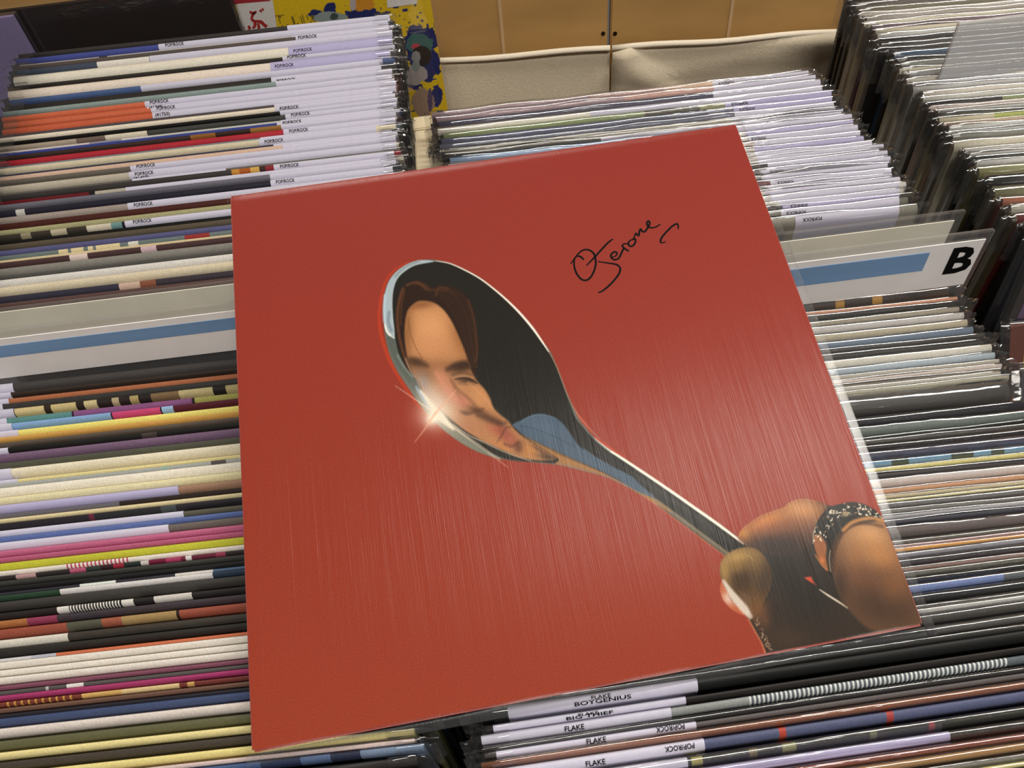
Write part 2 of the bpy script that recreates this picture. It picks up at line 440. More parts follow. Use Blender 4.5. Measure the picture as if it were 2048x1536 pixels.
# (y0, y1, colour, description, options) measured along x = 200
LEFT_BACK = [
 (90, 97, (60, 56, 54), 'charcoal-edged white-labelled', dict(st=(575, R_END))),
 (98, 107, (72, 82, 158), 'bright blue spined', dict(st=(316, R_END), txt=T(330))),
 (107, 114, (178, 170, 160), 'ash grey and white', dict(pat=[(195, (70, 62, 56)), (212, (190, 186, 178))], st=(583, R_END))),
 (114, 121, (92, 82, 78), 'dusty brown', dict(st=(592, R_END), txt=T(597, fr=0.0))),
 (122, 132, (70, 80, 98), 'slate blue and white', dict(pat=[(193, (236, 230, 220)), (298, (70, 80, 98))], st=(299, R_END))),
 (133, 151, (240, 232, 212), 'thick cream white', dict(st=(577, R_END), txt=T(587, '(38386)'), lilac=True)),
 (152, 157, (56, 50, 46), 'thin black', dict(st=(565, R_END), txt=T(575, fr=0))),
 (158, 176, (242, 226, 208), 'ivory and lilac', dict(st=(540, R_END), txt=T(549, '(37911)'), lilac=True)),
 (177, 185, (76, 100, 150), 'denim blue', dict(st=(280, 765))),
 (186, 200, (52, 48, 46), 'glossy black grained', dict(st=(541, 762), txt=T(552, fr=0))),
 (201, 209, (142, 160, 156), 'pale teal', dict(st=(552, R_END))),
 (210, 219, (222, 108, 72), 'orange (rearmost of four)', dict(st=(288, R_END), txt=T(299))),
 (219, 226, (216, 104, 70), 'orange (second of four)', dict(st=(292, R_END), txt=[('(41748)', 296, 324, 0.1, 0.0034)])),
 (226, 233, (218, 106, 70), 'orange (third of four)', dict(st=(301, R_END), txt=T(313, fr=0.1))),
 (233, 246, (214, 98, 64), 'orange (nearest of four)', dict(st=(303, R_END), txt=[('(41750)', 309, 338, 0.25, 0.0036)])),
 (246, 252, (84, 76, 80), 'smoky grey', dict(st=(548, 785))),
 (253, 261, (244, 230, 206), 'bright cream', dict(st=(550, 790), txt=T(560, fr=-.2))),
 (262, 267, (26, 24, 22), 'thin jet black', dict(st=(560, R_END))),
 (268, 276, (176, 160, 140), 'tan and black', dict(pat=[(150, (120, 100, 90)), (208, (226, 214, 190)), (292, (70, 70, 66))], st=(570, R_END), txt=T(582))),
 (276, 281, (212, 202, 200), 'pale greyish', dict(pat=[(175, (150, 146, 160)), (240, (214, 206, 206)), (300, (200, 200, 190))], st=(560, R_END))),
 (281, 289, (58, 70, 150), 'royal blue', dict(st=(553, R_END), txt=T(565))),
 (289, 296, (66, 48, 42), 'dark brown and amber', dict(pat=[(380, (150, 96, 40)), (430, (60, 40, 32)), (500, (160, 110, 50))], st=(562, R_END))),
 (297, 309, (190, 42, 56), 'crimson red', dict(st=(566, R_END), txt=T(578))),
 (309, 313, (120, 132, 142), 'thin steel grey', dict(st=(520, 790))),
 (313, 324, (222, 208, 176), 'soft cream', dict(st=(517, 752), txt=T(529, fr=-.1))),
 (324, 326, (54, 56, 78), 'thin navy', dict(st=(546, 783))),
 (326, 337, (222, 186, 162), 'pinkish tan lettered', dict(st=(564, R_END))),
 (338, 346, (110, 102, 92), 'taupe edged', dict(st=(260, R_END), txt=T(273))),
 (347, 360, (196, 186, 166), 'warm grey', dict(st=(256, 792), txt=T(268, '(41407)'))),
 (360, 367, (104, 98, 92), 'crinkled grey', dict(st=(262, 450), film_oh=0.003)),
 (367, 377, (62, 58, 56), 'charcoal with flame picture', dict(pat=[(462, (206, 140, 50)), (478, (180, 90, 30)), (500, (220, 170, 80)), (518, (60, 40, 34)), (530, (150, 40, 50))], st=(547, 788), txt=T(560, fr=-.1))),
 (378, 387, (112, 26, 34), 'dark red and stone', dict(pat=[(176, (30, 26, 26)), (188, (186, 178, 160))], st=(250, 790))),
 (387, 396, (112, 110, 122), 'slate grey', dict(st=(540, 792))),
 (396, 408, (40, 38, 52), 'midnight navy', dict(pat=[(28, (200, 196, 190)), (46, (40, 38, 52))], st=(540, 785), txt=T(551))),
 (409, 422, (166, 152, 142), 'mushroom', dict(st=(253, 790), txt=T(266))),
 (424, 436, (78, 36, 30), 'maroon brown', {}),
 (436, 446, (170, 166, 120), 'olive', {}),
 (447, 458, (60, 54, 46), 'dark with pale lettering', dict(pat=[(40, (150, 140, 110)), (60, (60, 54, 46)), (100, (190, 180, 150)), (132, (60, 54, 46)), (172, (214, 204, 180)), (221, (110, 150, 150)), (243, (30, 30, 28))], st=(249, 800), txt=T(266))),
 (458, 466, (22, 20, 18), 'jet black matt', {}),
 (466, 477, (92, 82, 66), 'olive brown', {}),
 (477, 487, (92, 92, 138), 'periwinkle', {}),
 (487, 497, (110, 124, 122), 'sea grey with cream writing', dict(pat=[(115, (226, 208, 160)), (134, (110, 124, 122)), (140, (226, 208, 160)), (165, (110, 124, 122)), (174, (226, 208, 160)), (184, (110, 124, 122)), (190, (226, 208, 160)), (238, (110, 124, 122)), (255, (220, 216, 200)), (275, (110, 124, 122)), (368, (160, 50, 46)), (418, (110, 124, 122))])),
 (497, 501, (220, 200, 156), 'thin straw yellow', {}),
 (502, 513, (78, 54, 54), 'plum brown', dict(pat=[(138, (226, 206, 196)), (174, (78, 54, 54)), (281, (210, 180, 186)), (312, (78, 54, 54))])),
 (514, 529, (138, 134, 126), 'pewter grey', {}),
 (529, 536, (84, 82, 78), 'dark pewter', {}),
 (536, 550, (224, 220, 214), 'silver white', {}),
 (551, 566, (224, 210, 178), 'vanilla', {}),
 (568, 582, (54, 52, 68), 'ink blue', dict(pat=[(236, (206, 176, 156)), (278, (140, 84, 60)), (310, (60, 52, 60))])),
 (583, 592, (96, 70, 66), 'thin burgundy', {}),
]
LEFT_FRONT = [
 (746, 762, (74, 70, 68), 'charcoal', dict(st=(-120, 24), lab='charcoal record in the left row, first in front of the blue-banded divider')),
 (763, 770, (60, 48, 42), 'dark cocoa', dict(st=(-120, 20))),
 (771, 782, (186, 110, 72), 'copper brown', dict(st=(-120, 12))),
 (783, 796, (62, 60, 58), 'graphite', dict(st=(-120, 2))),
 (797, 810, (44, 38, 36), 'black with gold bands', dict(st=(-120, 26), pat=[(27, (222, 200, 140)), (86, (60, 44, 34)), (100, (214, 190, 130)), (150, (50, 40, 36)), (166, (214, 196, 140)), (192, (50, 40, 36)), (222, (190, 170, 130)), (236, (50, 40, 36)), (258, (180, 160, 100)), (275, (44, 38, 36)), (300, (130, 104, 70)), (356, (200, 184, 130)), (424, (44, 38, 36)), (450, (190, 174, 120))])),
 (811, 825, (94, 148, 142), 'teal and purple', dict(st=(-120, 9), pat=[(139, (60, 30, 50)), (143, (142, 86, 136)), (380, (50, 40, 40)), (386, (170, 166, 84))])),
 (826, 837, (132, 172, 222), 'sky blue and pink', dict(st=(-120, 22), pat=[(220, (40, 30, 40)), (223, (212, 70, 122)), (319, (40, 30, 40)), (322, (150, 186, 226)), (345, (90, 30, 46))])),
 (838, 851, (240, 228, 118), 'lemon yellow', dict(st=(-120, 33))),
 (852, 861, (214, 158, 74), 'amber', {}),
 (862, 870, (96, 84, 74), 'taupe', {}),
 (871, 882, (34, 32, 30), 'gloss black', dict(st=(-120, 12), pat=[(280, (70, 60, 58)), (310, (34, 32, 30))])),
 (884, 899, (122, 94, 122), 'dusty violet', {}),
 (902, 915, (84, 84, 70), 'moss grey', {}),
 (916, 934, (234, 224, 196), 'broad ivory', dict(st=(-120, 20))),
 (937, 943, (234, 218, 150), 'thin butter yellow', dict(st=(-120, 33))),
 (944, 952, (168, 172, 168), 'mist grey', dict(pat=[(320, (150, 180, 166)), (335, (168, 172, 168)), (420, (90, 84, 84)), (450, (168, 172, 168))])),
 (953, 971, (240, 232, 214), 'broad off-white', {}),
 (972, 986, (232, 222, 172), 'pale primrose', {}),
 (988, 1003, (170, 130, 104), 'tan ended lilac-labelled', dict(st=(-120, 355), lilac=True)),
 (1004, 1014, (104, 100, 110), 'violet grey', dict(pat=[(236, (46, 36, 34))])),
 (1015, 1023, (232, 214, 164), 'twin cream lined', {}),
 (1024, 1036, (44, 40, 46), 'marbled black', dict(pat=[(176, (110, 40, 60)), (186, (44, 44, 46)), (320, (70, 76, 78)), (350, (44, 40, 46))])),
 (1037, 1049, (98, 94, 80), 'khaki ended white-labelled', dict(st=(-120, 364))),
 (1050, 1061, (94, 114, 176), 'cornflower blue', {}),
 (1062, 1078, (112, 104, 98), 'grey ended white-labelled', dict(st=(-120, 335))),
 (1079, 1091, (204, 104, 142), 'rose pink', {}),
 (1092, 1102, (192, 92, 130), 'deep rose', {}),
 (1103, 1119, (194, 194, 48), 'chartreuse', {}),
 (1120, 1130, (236, 226, 214), 'white with pink stripes', dict(pat=sum([[(132 + 8 * k, (196, 60, 100)), (135 + 8 * k, (236, 226, 214))] for k in range(16)], []))),
 (1130, 1139, (50, 44, 44), 'floral black', dict(pat=[(30, (190, 150, 150)), (70, (50, 44, 44)), (138, (190, 90, 120)), (170, (50, 60, 56)), (200, (60, 30, 36)), (225, (160, 40, 60)), (246, (40, 50, 46)), (280, (210, 200, 196)), (296, (120, 30, 60)), (330, (180, 60, 100)), (360, (120, 40, 60)), (370, (226, 220, 216)), (382, (110, 40, 60)), (430, (160, 60, 90)), (450, (50, 44, 44))])),
 (1140, 1150, (62, 62, 58), 'gunmetal', {}),
 (1150, 1161, (34, 33, 33), 'black matt', {}),
 (1161, 1168, (52, 50, 60), 'dusk blue with white tab', dict(pat=[(157, (220, 226, 220)), (229, (52, 50, 60)), (348, (214, 210, 204)), (424, (80, 104, 136))])),
 (1168, 1180, (44, 70, 52), 'green and silver', dict(pat=[(118, (220, 216, 214)), (424, (44, 60, 80))])),
 (1181, 1200, (64, 61, 58), 'broad charcoal', {}),
 (1203, 1216, (44, 40, 40), 'black barcoded', dict(pat=[(112, (226, 222, 214)), (136, (44, 40, 40))] + sum([[(138 + 6 * k, (226, 222, 214)), (141 + 6 * k, (44, 40, 40))] for k in range(17)], []) + [(241, (226, 222, 214)), (265, (44, 40, 40)), (306, (214, 208, 200)), (382, (44, 40, 40))])),
 (1217, 1232, (66, 58, 64), 'aubergine', dict(pat=[(-50, (176, 110, 60)), (50, (150, 60, 90)), (110, (66, 58, 64))])),
 (1235, 1253, (158, 78, 60), 'brick red and olive', dict(pat=[(130, (88, 86, 72)), (200, (164, 88, 66)), (240, (170, 138, 88)), (350, (50, 34, 28)), (356, (158, 78, 60))])),
 (1256, 1275, (66, 60, 54), 'umber', dict(pat=[(-60, (220, 214, 200)), (132, (66, 60, 54))])),
 (1276, 1291, (48, 46, 43), 'soot black', {}),
 (1294, 1301, (206, 110, 74), 'thin terracotta', dict(pat=[(-100, (206, 204, 206)), (60, (180, 180, 196)), (110, (206, 110, 74))])),
 (1302, 1317, (232, 224, 212), 'plain white', {}),
 (1318, 1331, (238, 230, 218), 'chalk white', {}),
 (1332, 1348, (234, 226, 214), 'white with dashed line', {}),
 (1349, 1359, (136, 78, 98), 'mauve', {}),
 (1360, 1368, (90, 86, 84), 'grey with white dashes', dict(pat=[(90, (190, 186, 182)), (96, (90, 86, 84)), (132, (232, 228, 224)), (166, (90, 86, 84))])),
 (1369, 1380, (176, 58, 112), 'magenta', {}),
 (1381, 1391, (126, 62, 46), 'brown with gold lettering', dict(pat=sum([[(10 + 14 * k, (206, 150, 70)), (14 + 14 * k, (126, 62, 46))] for k in range(10)], []) + [(160, (214, 170, 96)), (240, (224, 196, 140)), (356, (120, 56, 50)), (372, (206, 160, 90)), (386, (120, 56, 50))])),
 (1393, 1405, (116, 84, 70), 'cocoa', {}),
 (1406, 1412, (42, 40, 48), 'thin ink black', {}),
 (1413, 1432, (66, 80, 118), 'glossy navy', {}),
 (1434, 1454, (226, 214, 206), 'blush white', {}),
 (1458, 1480, (98, 98, 68), 'forest olive', {}),
 (1482, 1499, (238, 222, 152), 'custard yellow', {}),
 (1501, 1521, (72, 64, 58), 'espresso', {}),
 (1524, 1541, (238, 222, 140), 'canary yellow', {}),
 (1544, 1556, (220, 196, 190), 'pale pink', {}),
 (1557, 1574, (70, 94, 140), 'storm blue', dict(pat=[(520, (50, 60, 90)), (600, (90, 110, 150)), (660, (50, 56, 80)), (720, (120, 140, 170))])),
 (1580, 1604, (50, 48, 46), 'black film-wrapped', dict(film_oh=0.004)),
 (1608, 1630, (60, 50, 46), 'nearest black', {}),
]
for y0, y1, c, n, o in LEFT_BACK:
    sl = np.interp(y0, (95, 240, 420), (-0.098, -0.109, -0.112))
    record('left', 200, sl, y0, y1, c, n, group='records behind the left dividers', **o)
for y0, y1, c, n, o in LEFT_FRONT:
    record('left', 200, -0.1105, y0, y1, c, n, group='records in front of the left dividers', **o)

E_ = 1800
# measured along x = 1650, rear part of the middle row
MID_BACK = [
 (137, 146, (190, 164, 172), 'lilac pink and peach', dict(pat=[(1180, (206, 168, 160)), (1330, (226, 188, 158))], st=(1426, E_), txt=[(PR, 1436, 1468, 0.1, 0.0034, True)])),
 (147, 155, (184, 158, 164), 'dull pink', dict(pat=[(1250, (216, 170, 156))], st=(1428, E_))),
 (156, 167, (70, 70, 94), 'dark indigo', dict(st=(1427, E_))),
 (168, 179, (242, 236, 216), 'ivory edged', dict(st=(1182, E_))),
 (180, 190, (144, 158, 104), 'leaf green', dict(pat=[(1290, (90, 70, 50)), (1300, (80, 82, 66)), (1400, (150, 152, 110))], st=(1451, E_), txt=[(PR, 1462, 1496, 0.1, 0.0034, True)], lilac=True)),
 (191, 202, (92, 96, 122), 'steel navy', dict(st=(1468, E_), txt=[(PR, 1478, 1510, 0.1, 0.0034, True)], lilac=True)),
 (203, 212, (100, 104, 124), 'bluish slate', dict(st=(1470, E_))),
 (213, 219, (240, 234, 214), 'cream edged', dict(st=(1462, E_))),
 (220, 225, (206, 200, 186), 'parchment', dict(st=(1480, E_))),
 (226, 232, (50, 52, 50), 'black edged', dict(st=(1202, E_))),
 (233, 243, (150, 178, 216), 'powder blue', dict(st=(1470, E_))),
 (244, 255, W_, 'white-labelled with folded corner', dict(st=(1490, E_), lilac=True)),
 (256, 266, W_, 'white-labelled with inverted print', dict(st=(1494, E_), txt=[(PR, 1502, 1532, 0.1, 0.0034, True)])),
 (267, 277, (196, 178, 170), 'white-labelled beige ended', dict(st=(1510, E_))),
 (278, 287, W_, 'lilac-labelled smooth', dict(st=(1510, E_), lilac=True)),
 (288, 298, W_, 'white-labelled wavy', dict(st=(1510, E_))),
 (299, 305, W_, 'thin white-labelled', dict(st=(1515, E_))),
 (306, 312, W_, 'thin pale-labelled', dict(st=(1515, E_))),
 (313, 323, (48, 48, 44), 'white-labelled black ended', dict(st=(1536, E_))),
 (324, 335, (120, 110, 106), 'crinkle-wrapped white-labelled', dict(st=(1522, E_), txt=[(PR, 1540, 1568, 0.1, 0.0034, True)], film_oh=0.0035)),
 (336, 346, (112, 110, 112), 'crumpled film white-labelled', dict(st=(1524, E_), film_oh=0.0035)),
 (347, 358, (110, 44, 56), 'white-labelled wine ended', dict(st=(1542, E_), txt=[(PR, 1555, 1588, 0.1, 0.0034, True)])),
 (359, 367, W_, 'clean white-labelled', dict(st=(1530, E_))),
 (368, 378, W_, 'silvery white-labelled', dict(st=(1532, E_))),
 (379, 391, W_, 'glossy white-labelled', dict(st=(1540, E_))),
 (392, 401, (210, 206, 190), 'white-labelled cream ended', dict(st=(1558, E_))),
 (402, 409, (60, 58, 56), 'lilac-labelled charcoal ended', dict(st=(1566, E_), txt=[(PR, 1580, 1615, 0.1, 0.0034, True)], lilac=True)),
 (410, 424, (120, 116, 104), 'white-labelled stone ended', dict(st=(1563, E_), txt=[(PR, 1572, 1612, 0.1, 0.0034, True)])),
 (425, 440, (150, 146, 132), 'grey ended label-topped', dict(st=(1592, E_), txt=[(PR, 1606, 1645, 0.1, 0.0034, True)])),
]
for y0, y1, c, n, o in MID_BACK:
    o.setdefault('film_oh', random.uniform(0.0012, 0.003))
    record('middle', 1650, np.interp(y0, (137, 430), (-0.112, -0.104)), y0, y1, c, n, group='records behind the letter divider',
           dx=float(np.interp(y0, (137, 230, 300, 430), (-0.003, 0.003, 0.012, 0.010))) + random.uniform(-0.004, 0.004), **o)

# measured along the x given, nearer part of the middle row
MID_FRONT = [
 (1830, 578, 598, (38, 36, 34), 'black with orange squares', dict(pat=[(1672, (222, 160, 60)), (1690, (38, 36, 34)), (1746, (222, 160, 60)), (1766, (38, 36, 34))], first='black record with two orange squares, first in front of letter divider')),
 (1830, 599, 608, (216, 152, 118), 'peach', {}),
 (1830, 609, 620, (46, 44, 42), 'black white-rimmed', {}),
 (1830, 621, 631, (168, 158, 138), 'speckled tan', {}),
 (1830, 632, 645, (206, 200, 196), 'pale silver', {}),
 (1830, 646, 660, (198, 186, 158), 'sand with dark print', {}),
 (1830, 662, 678, (116, 132, 152), 'slate blue shiny', {}),
 (1830, 679, 689, (70, 68, 66), 'ribbed charcoal', {}),
 (1830, 690, 700, (48, 46, 46), 'dark pointed-sleeve', {}),
 (1830, 702, 719, (222, 216, 200), 'ivory with square end', {}),
 (1830, 720, 732, (182, 196, 208), 'ice blue', {}),
 (1830, 733, 742, (182, 176, 160), 'oatmeal', {}),
 (1830, 743, 753, (214, 200, 190), 'blush beige', {}),
 (1830, 754, 762, (120, 110, 96), 'biscuit', {}),
 (1930, 746, 756, (196, 190, 176), 'cream ridged', {}),
 (1930, 757, 767, (176, 172, 150), 'pale khaki', {}),
 (1930, 768, 811, (74, 72, 69), 'loose-sleeved grey', dict(tmax=0.0125, film_oh=0.0015)),
 (1930, 814, 830, (32, 30, 38), 'jet black thick', {}),
 (1930, 831, 851, (112, 122, 116), 'crumple-wrapped green grey', dict(film_oh=0.003)),
 (1930, 852, 859, (20, 20, 20), 'thin pitch black', {}),
 (1930, 860, 869, (82, 78, 74), 'smoke grey', {}),
 (1930, 870, 881, (40, 34, 34), 'black brown', {}),
 (1930, 882, 899, (78, 76, 96), 'dusk violet', {}),
 (1930, 900, 916, (106, 150, 184), 'sky blue with dark blots', dict(pat=[(1785, (50, 66, 60)), (1820, (106, 150, 184)), (1905, (60, 70, 60)), (1950, (106, 150, 184)), (1985, (60, 76, 66)), (2012, (106, 150, 184))])),
 (1930, 917, 925, (236, 224, 140), 'light yellow', {}),
 (1950, 926, 937, (44, 42, 48), 'black silver-rimmed', {}),
 (1950, 938, 955, (216, 204, 198), 'pearl', {}),
 (1950, 957, 968, (214, 158, 118), 'apricot', {}),
 (1950, 969, 978, (206, 192, 158), 'buff', {}),
 (1950, 979, 986, (228, 218, 150), 'pale lemon', {}),
 (1950, 987, 999, (120, 116, 116), 'black and white flecked', {}),
 (1950, 1000, 1010, (120, 118, 112), 'ash', {}),
 (1950, 1011, 1022, (176, 174, 178), 'bright silver', {}),
 (1950, 1023, 1034, (64, 64, 76), 'dark slate', {}),
 (1950, 1035, 1061, (108, 96, 94), 'heavily crinkled brown', dict(film_oh=0.005)),
 (1950, 1062, 1070, (110, 106, 96), 'stone grey', {}),
 (1950, 1071, 1077, (176, 138, 138), 'old rose', {}),
 (1950, 1078, 1086, (228, 158, 66), 'bright orange', {}),
 (1950, 1087, 1099, (150, 148, 156), 'frosty grey', {}),
 (1950, 1100, 1115, (60, 58, 62), 'black twin-lined', {}),
 (1950, 1117, 1126, (142, 112, 104), 'rose brown', {}),
 (1950, 1127, 1137, (98, 96, 86), 'speckled grey', {}),
 (1950, 1138, 1150, (22, 20, 20), 'deep black', {}),
 (1950, 1152, 1170, (122, 142, 198), 'bluebell', dict(pat=[(2010, (100, 104, 110))])),
 (1950, 1172, 1192, (26, 28, 33), 'black blue', {}),
 (1950, 1194, 1201, (84, 82, 74), 'dim grey', {}),
 (1950, 1202, 1214, (190, 188, 184), 'white-rimmed', {}),
 (1950, 1216, 1236, (66, 64, 60), 'grey triple-lined', {}),
 (1950, 1240, 1261, (84, 82, 80), 'film-edged grey', {}),
 (1950, 1263, 1271, (50, 48, 44), 'thin dark olive', {}),
 (1950, 1273, 1304, (32, 33, 32), 'wide glossy black', dict(st=(1015, 1396), txt=[('FLAKE', 1182, 1222, 0.66, 0.0024), ('BOYGENIUS', 1147, 1262, 0.10, 0.0028)], tmax=0.009)),
 (1950, 1306, 1321, (44, 40, 38), 'black ribbed', dict(st=(986, 1372), txt=[('FLAKE', 1156, 1197, 0.66, 0.0018), ('BIG THIEF', 1131, 1226, 0.02, 0.0023)])),
 (1950, 1323, 1346, (150, 154, 152), 'grey barcoded', dict(st=(955, 1343), txt=[('FLAKE', 1128, 1168, 0.05, 0.0036)], pat=sum([[(1500 + 9 * k, (220, 224, 222)), (1504 + 9 * k, (96, 104, 110))] for k in range(58)], []))),
 (1950, 1347, 1358, (38, 37, 37), 'black narrow', {}),
 (1950, 1359, 1375, (98, 92, 92), 'greyish mauve', dict(st=(992, 1393), txt=[('FLAKE', 1172, 1212, 0.0, 0.0036), (PR, 1312, 1370, 0.35, 0.0036, True)])),
 (1950, 1377, 1393, (150, 90, 58), 'copper', {}),
 (1950, 1395, 1424, (88, 94, 128), 'greyish blue with red stripe', dict(st=(985, 1410), txt=[(PR, 1330, 1390, 0.35, 0.0036, True), ('FLAKE', 1170, 1210, 0.0, 0.0036)], pat=[(1560, (190, 70, 56)), (1574, (88, 94, 128)), (1776, (180, 70, 66)), (1790, (88, 94, 128))])),
 (1950, 1428, 1452, (52, 52, 46), 'black with faint yellow marks', dict(st=(985, 1376), pat=[(1384, (170, 160, 90)), (1406, (52, 52, 46)), (1500, (120, 106, 70)), (1516, (52, 52, 46)), (1566, (140, 140, 90)), (1594, (52, 52, 46)), (1742, (110, 110, 80)), (1756, (52, 52, 46)), (1860, (150, 60, 60)), (1872, (52, 52, 46))])),
 (1950, 1455, 1478, (62, 58, 54), 'black lavender-labelled', dict(st=(985, 1902), lilac=True)),
 (1950, 1480, 1496, (146, 78, 66), 'brick speckled', {}),
 (1950, 1498, 1519, (176, 130, 76), 'old gold', {}),
 (1950, 1522, 1534, (120, 118, 114), 'silver grey', {}),
 (1950, 1536, 1550, (226, 214, 140), 'soft yellow', {}),
 (1950, 1553, 1572, (90, 84, 80), 'nearest umber', {}),
 (1950, 1576, 1596, (50, 48, 48), 'nearest black', {}),
 (1950, 1600, 1622, (150, 146, 140), 'nearest grey', {}),
 (1950, 1626, 1650, (60, 60, 66), 'nearest charcoal', {}),
]
for xr, y0, y1, c, n, o in MID_FRONT:
    sl = float(np.interp(y0, (580, 1020, 1160, 1300), (-0.106, -0.106, -0.135, -0.150)))
    o.setdefault('film_oh', 0.0003 if o.get('txt') else random.uniform(0.0006, 0.0016))
    record('middle', xr, sl, y0, y1, c, n, group='records in front of the letter divider', **o)

# measured along x = 1975
RIGHT = [
 (-40, -28, (60, 54, 50), 'black boxed-title', {}), (-27, -19, (46, 40, 38), 'black gold-titled', {}),
 (-18, -8, (96, 88, 80), 'dark umber', {}), (-7, 2, (120, 112, 90), 'olive grey', {}),
 (3, 11, (210, 204, 190), 'off-white', {}), (12, 20, (176, 168, 158), 'putty', {}), (20, 29, (222, 214, 190), 'cream', {}),
 (30, 37, (120, 96, 112), 'heather violet', {}), (38, 46, (218, 208, 184), 'pale cream', {}),
 (47, 56, (200, 200, 196), 'light grey', {}), (57, 66, (40, 40, 42), 'black slim', {}), (67, 76, (60, 60, 60), 'dark steel', {}),
 (77, 86, (36, 34, 34), 'black protruding', dict(dx=-0.008)), (87, 97, (70, 100, 130), 'marine blue', {}), (98, 107, (46, 52, 48), 'black green', {}),
 (108, 118, (150, 156, 150), 'fog grey', {}), (119, 128, (216, 208, 186), 'yellowish cream', {}), (129, 139, (160, 160, 160), 'plain grey', {}),
 (140, 150, (226, 220, 206), 'white cream', {}), (151, 159, (206, 204, 206), 'wrinkled white', {}), (160, 168, (196, 194, 190), 'shiny white', {}),
 (169, 180, (222, 212, 196), 'smooth ivory', {}), (181, 189, (210, 208, 196), 'white slim', {}),
 (190, 201, (40, 34, 30), 'black and green', dict(pat=[(2008, (140, 152, 100))])), (202, 210, (220, 200, 188), 'pinkish cream', {}),
 (211, 217, (190, 190, 184), 'grey white', {}), (218, 226, (60, 62, 52), 'dark green', {}), (227, 236, (214, 204, 170), 'cream and lime', dict(pat=[(1990, (176, 186, 90))])),
 (237, 243, (206, 176, 150), 'pale salmon', {}), (244, 254, (206, 206, 200), 'misty white', {}), (255, 262, (190, 192, 190), 'cool grey', {}),
 (263, 272, (140, 140, 130), 'lead grey', {}), (274, 289, (222, 214, 190), 'thick ivory', {}), (292, 300, (210, 206, 200), 'film-ended white', dict(dx=0.001)),
 (301, 309, (190, 188, 184), 'glinting white', dict(dx=0.002)), (310, 318, (36, 38, 36), 'gloss black', dict(dx=0.001)),
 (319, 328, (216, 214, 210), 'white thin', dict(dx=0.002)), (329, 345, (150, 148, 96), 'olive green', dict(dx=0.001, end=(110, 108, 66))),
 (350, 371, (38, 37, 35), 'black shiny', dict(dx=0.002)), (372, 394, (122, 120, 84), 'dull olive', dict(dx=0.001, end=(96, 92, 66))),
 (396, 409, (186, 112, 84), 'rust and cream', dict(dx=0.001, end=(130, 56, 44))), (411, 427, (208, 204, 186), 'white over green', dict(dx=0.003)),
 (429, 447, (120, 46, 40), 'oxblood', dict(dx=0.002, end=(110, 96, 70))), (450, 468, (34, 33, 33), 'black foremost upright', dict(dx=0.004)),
]
for y0, y1, c, n, o in RIGHT:
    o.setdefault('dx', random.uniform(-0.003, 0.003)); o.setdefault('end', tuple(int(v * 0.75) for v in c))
    o.setdefault('film_oh', random.uniform(0.001, 0.0028))
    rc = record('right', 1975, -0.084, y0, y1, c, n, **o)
    if y0 in (-40, -27):                     # small worn title on the spine end
        m_ = 'title_white' if y0 == -40 else 'title_gold'
        xe = -0.157 - 0.0004; z0 = 0.285 if y0 == -40 else 0.262; hw = 0.0014; ln = 0.020 if y0 == -40 else 0.014
        V = []; Fq = []
        def bar(ya, yb, za, zb_):
            k = len(V); V.extend([(xe, ya, za), (xe, yb, za), (xe, yb, zb_), (xe, ya, zb_)]); Fq.append((k, k + 1, k + 2, k + 3))
        for q in range(5): bar(-hw * 0.7, hw * 0.7, z0 - ln * (q + 0.35) / 5, z0 - ln * (q + 0.85) / 5)
        if y0 == -40:
            bar(-hw * 1.25, -hw * 1.05, z0 + 0.001, z0 - ln - 0.001); bar(hw * 1.05, hw * 1.25, z0 + 0.001, z0 - ln - 0.001)
            bar(-hw * 1.2, hw * 1.2, z0 + 0.001, z0 + 0.0007); bar(-hw * 1.2, hw * 1.2, z0 - ln - 0.0007, z0 - ln - 0.001)
        link('printed_title', mesh('printed_title', V, Fq), rc, M[m_])

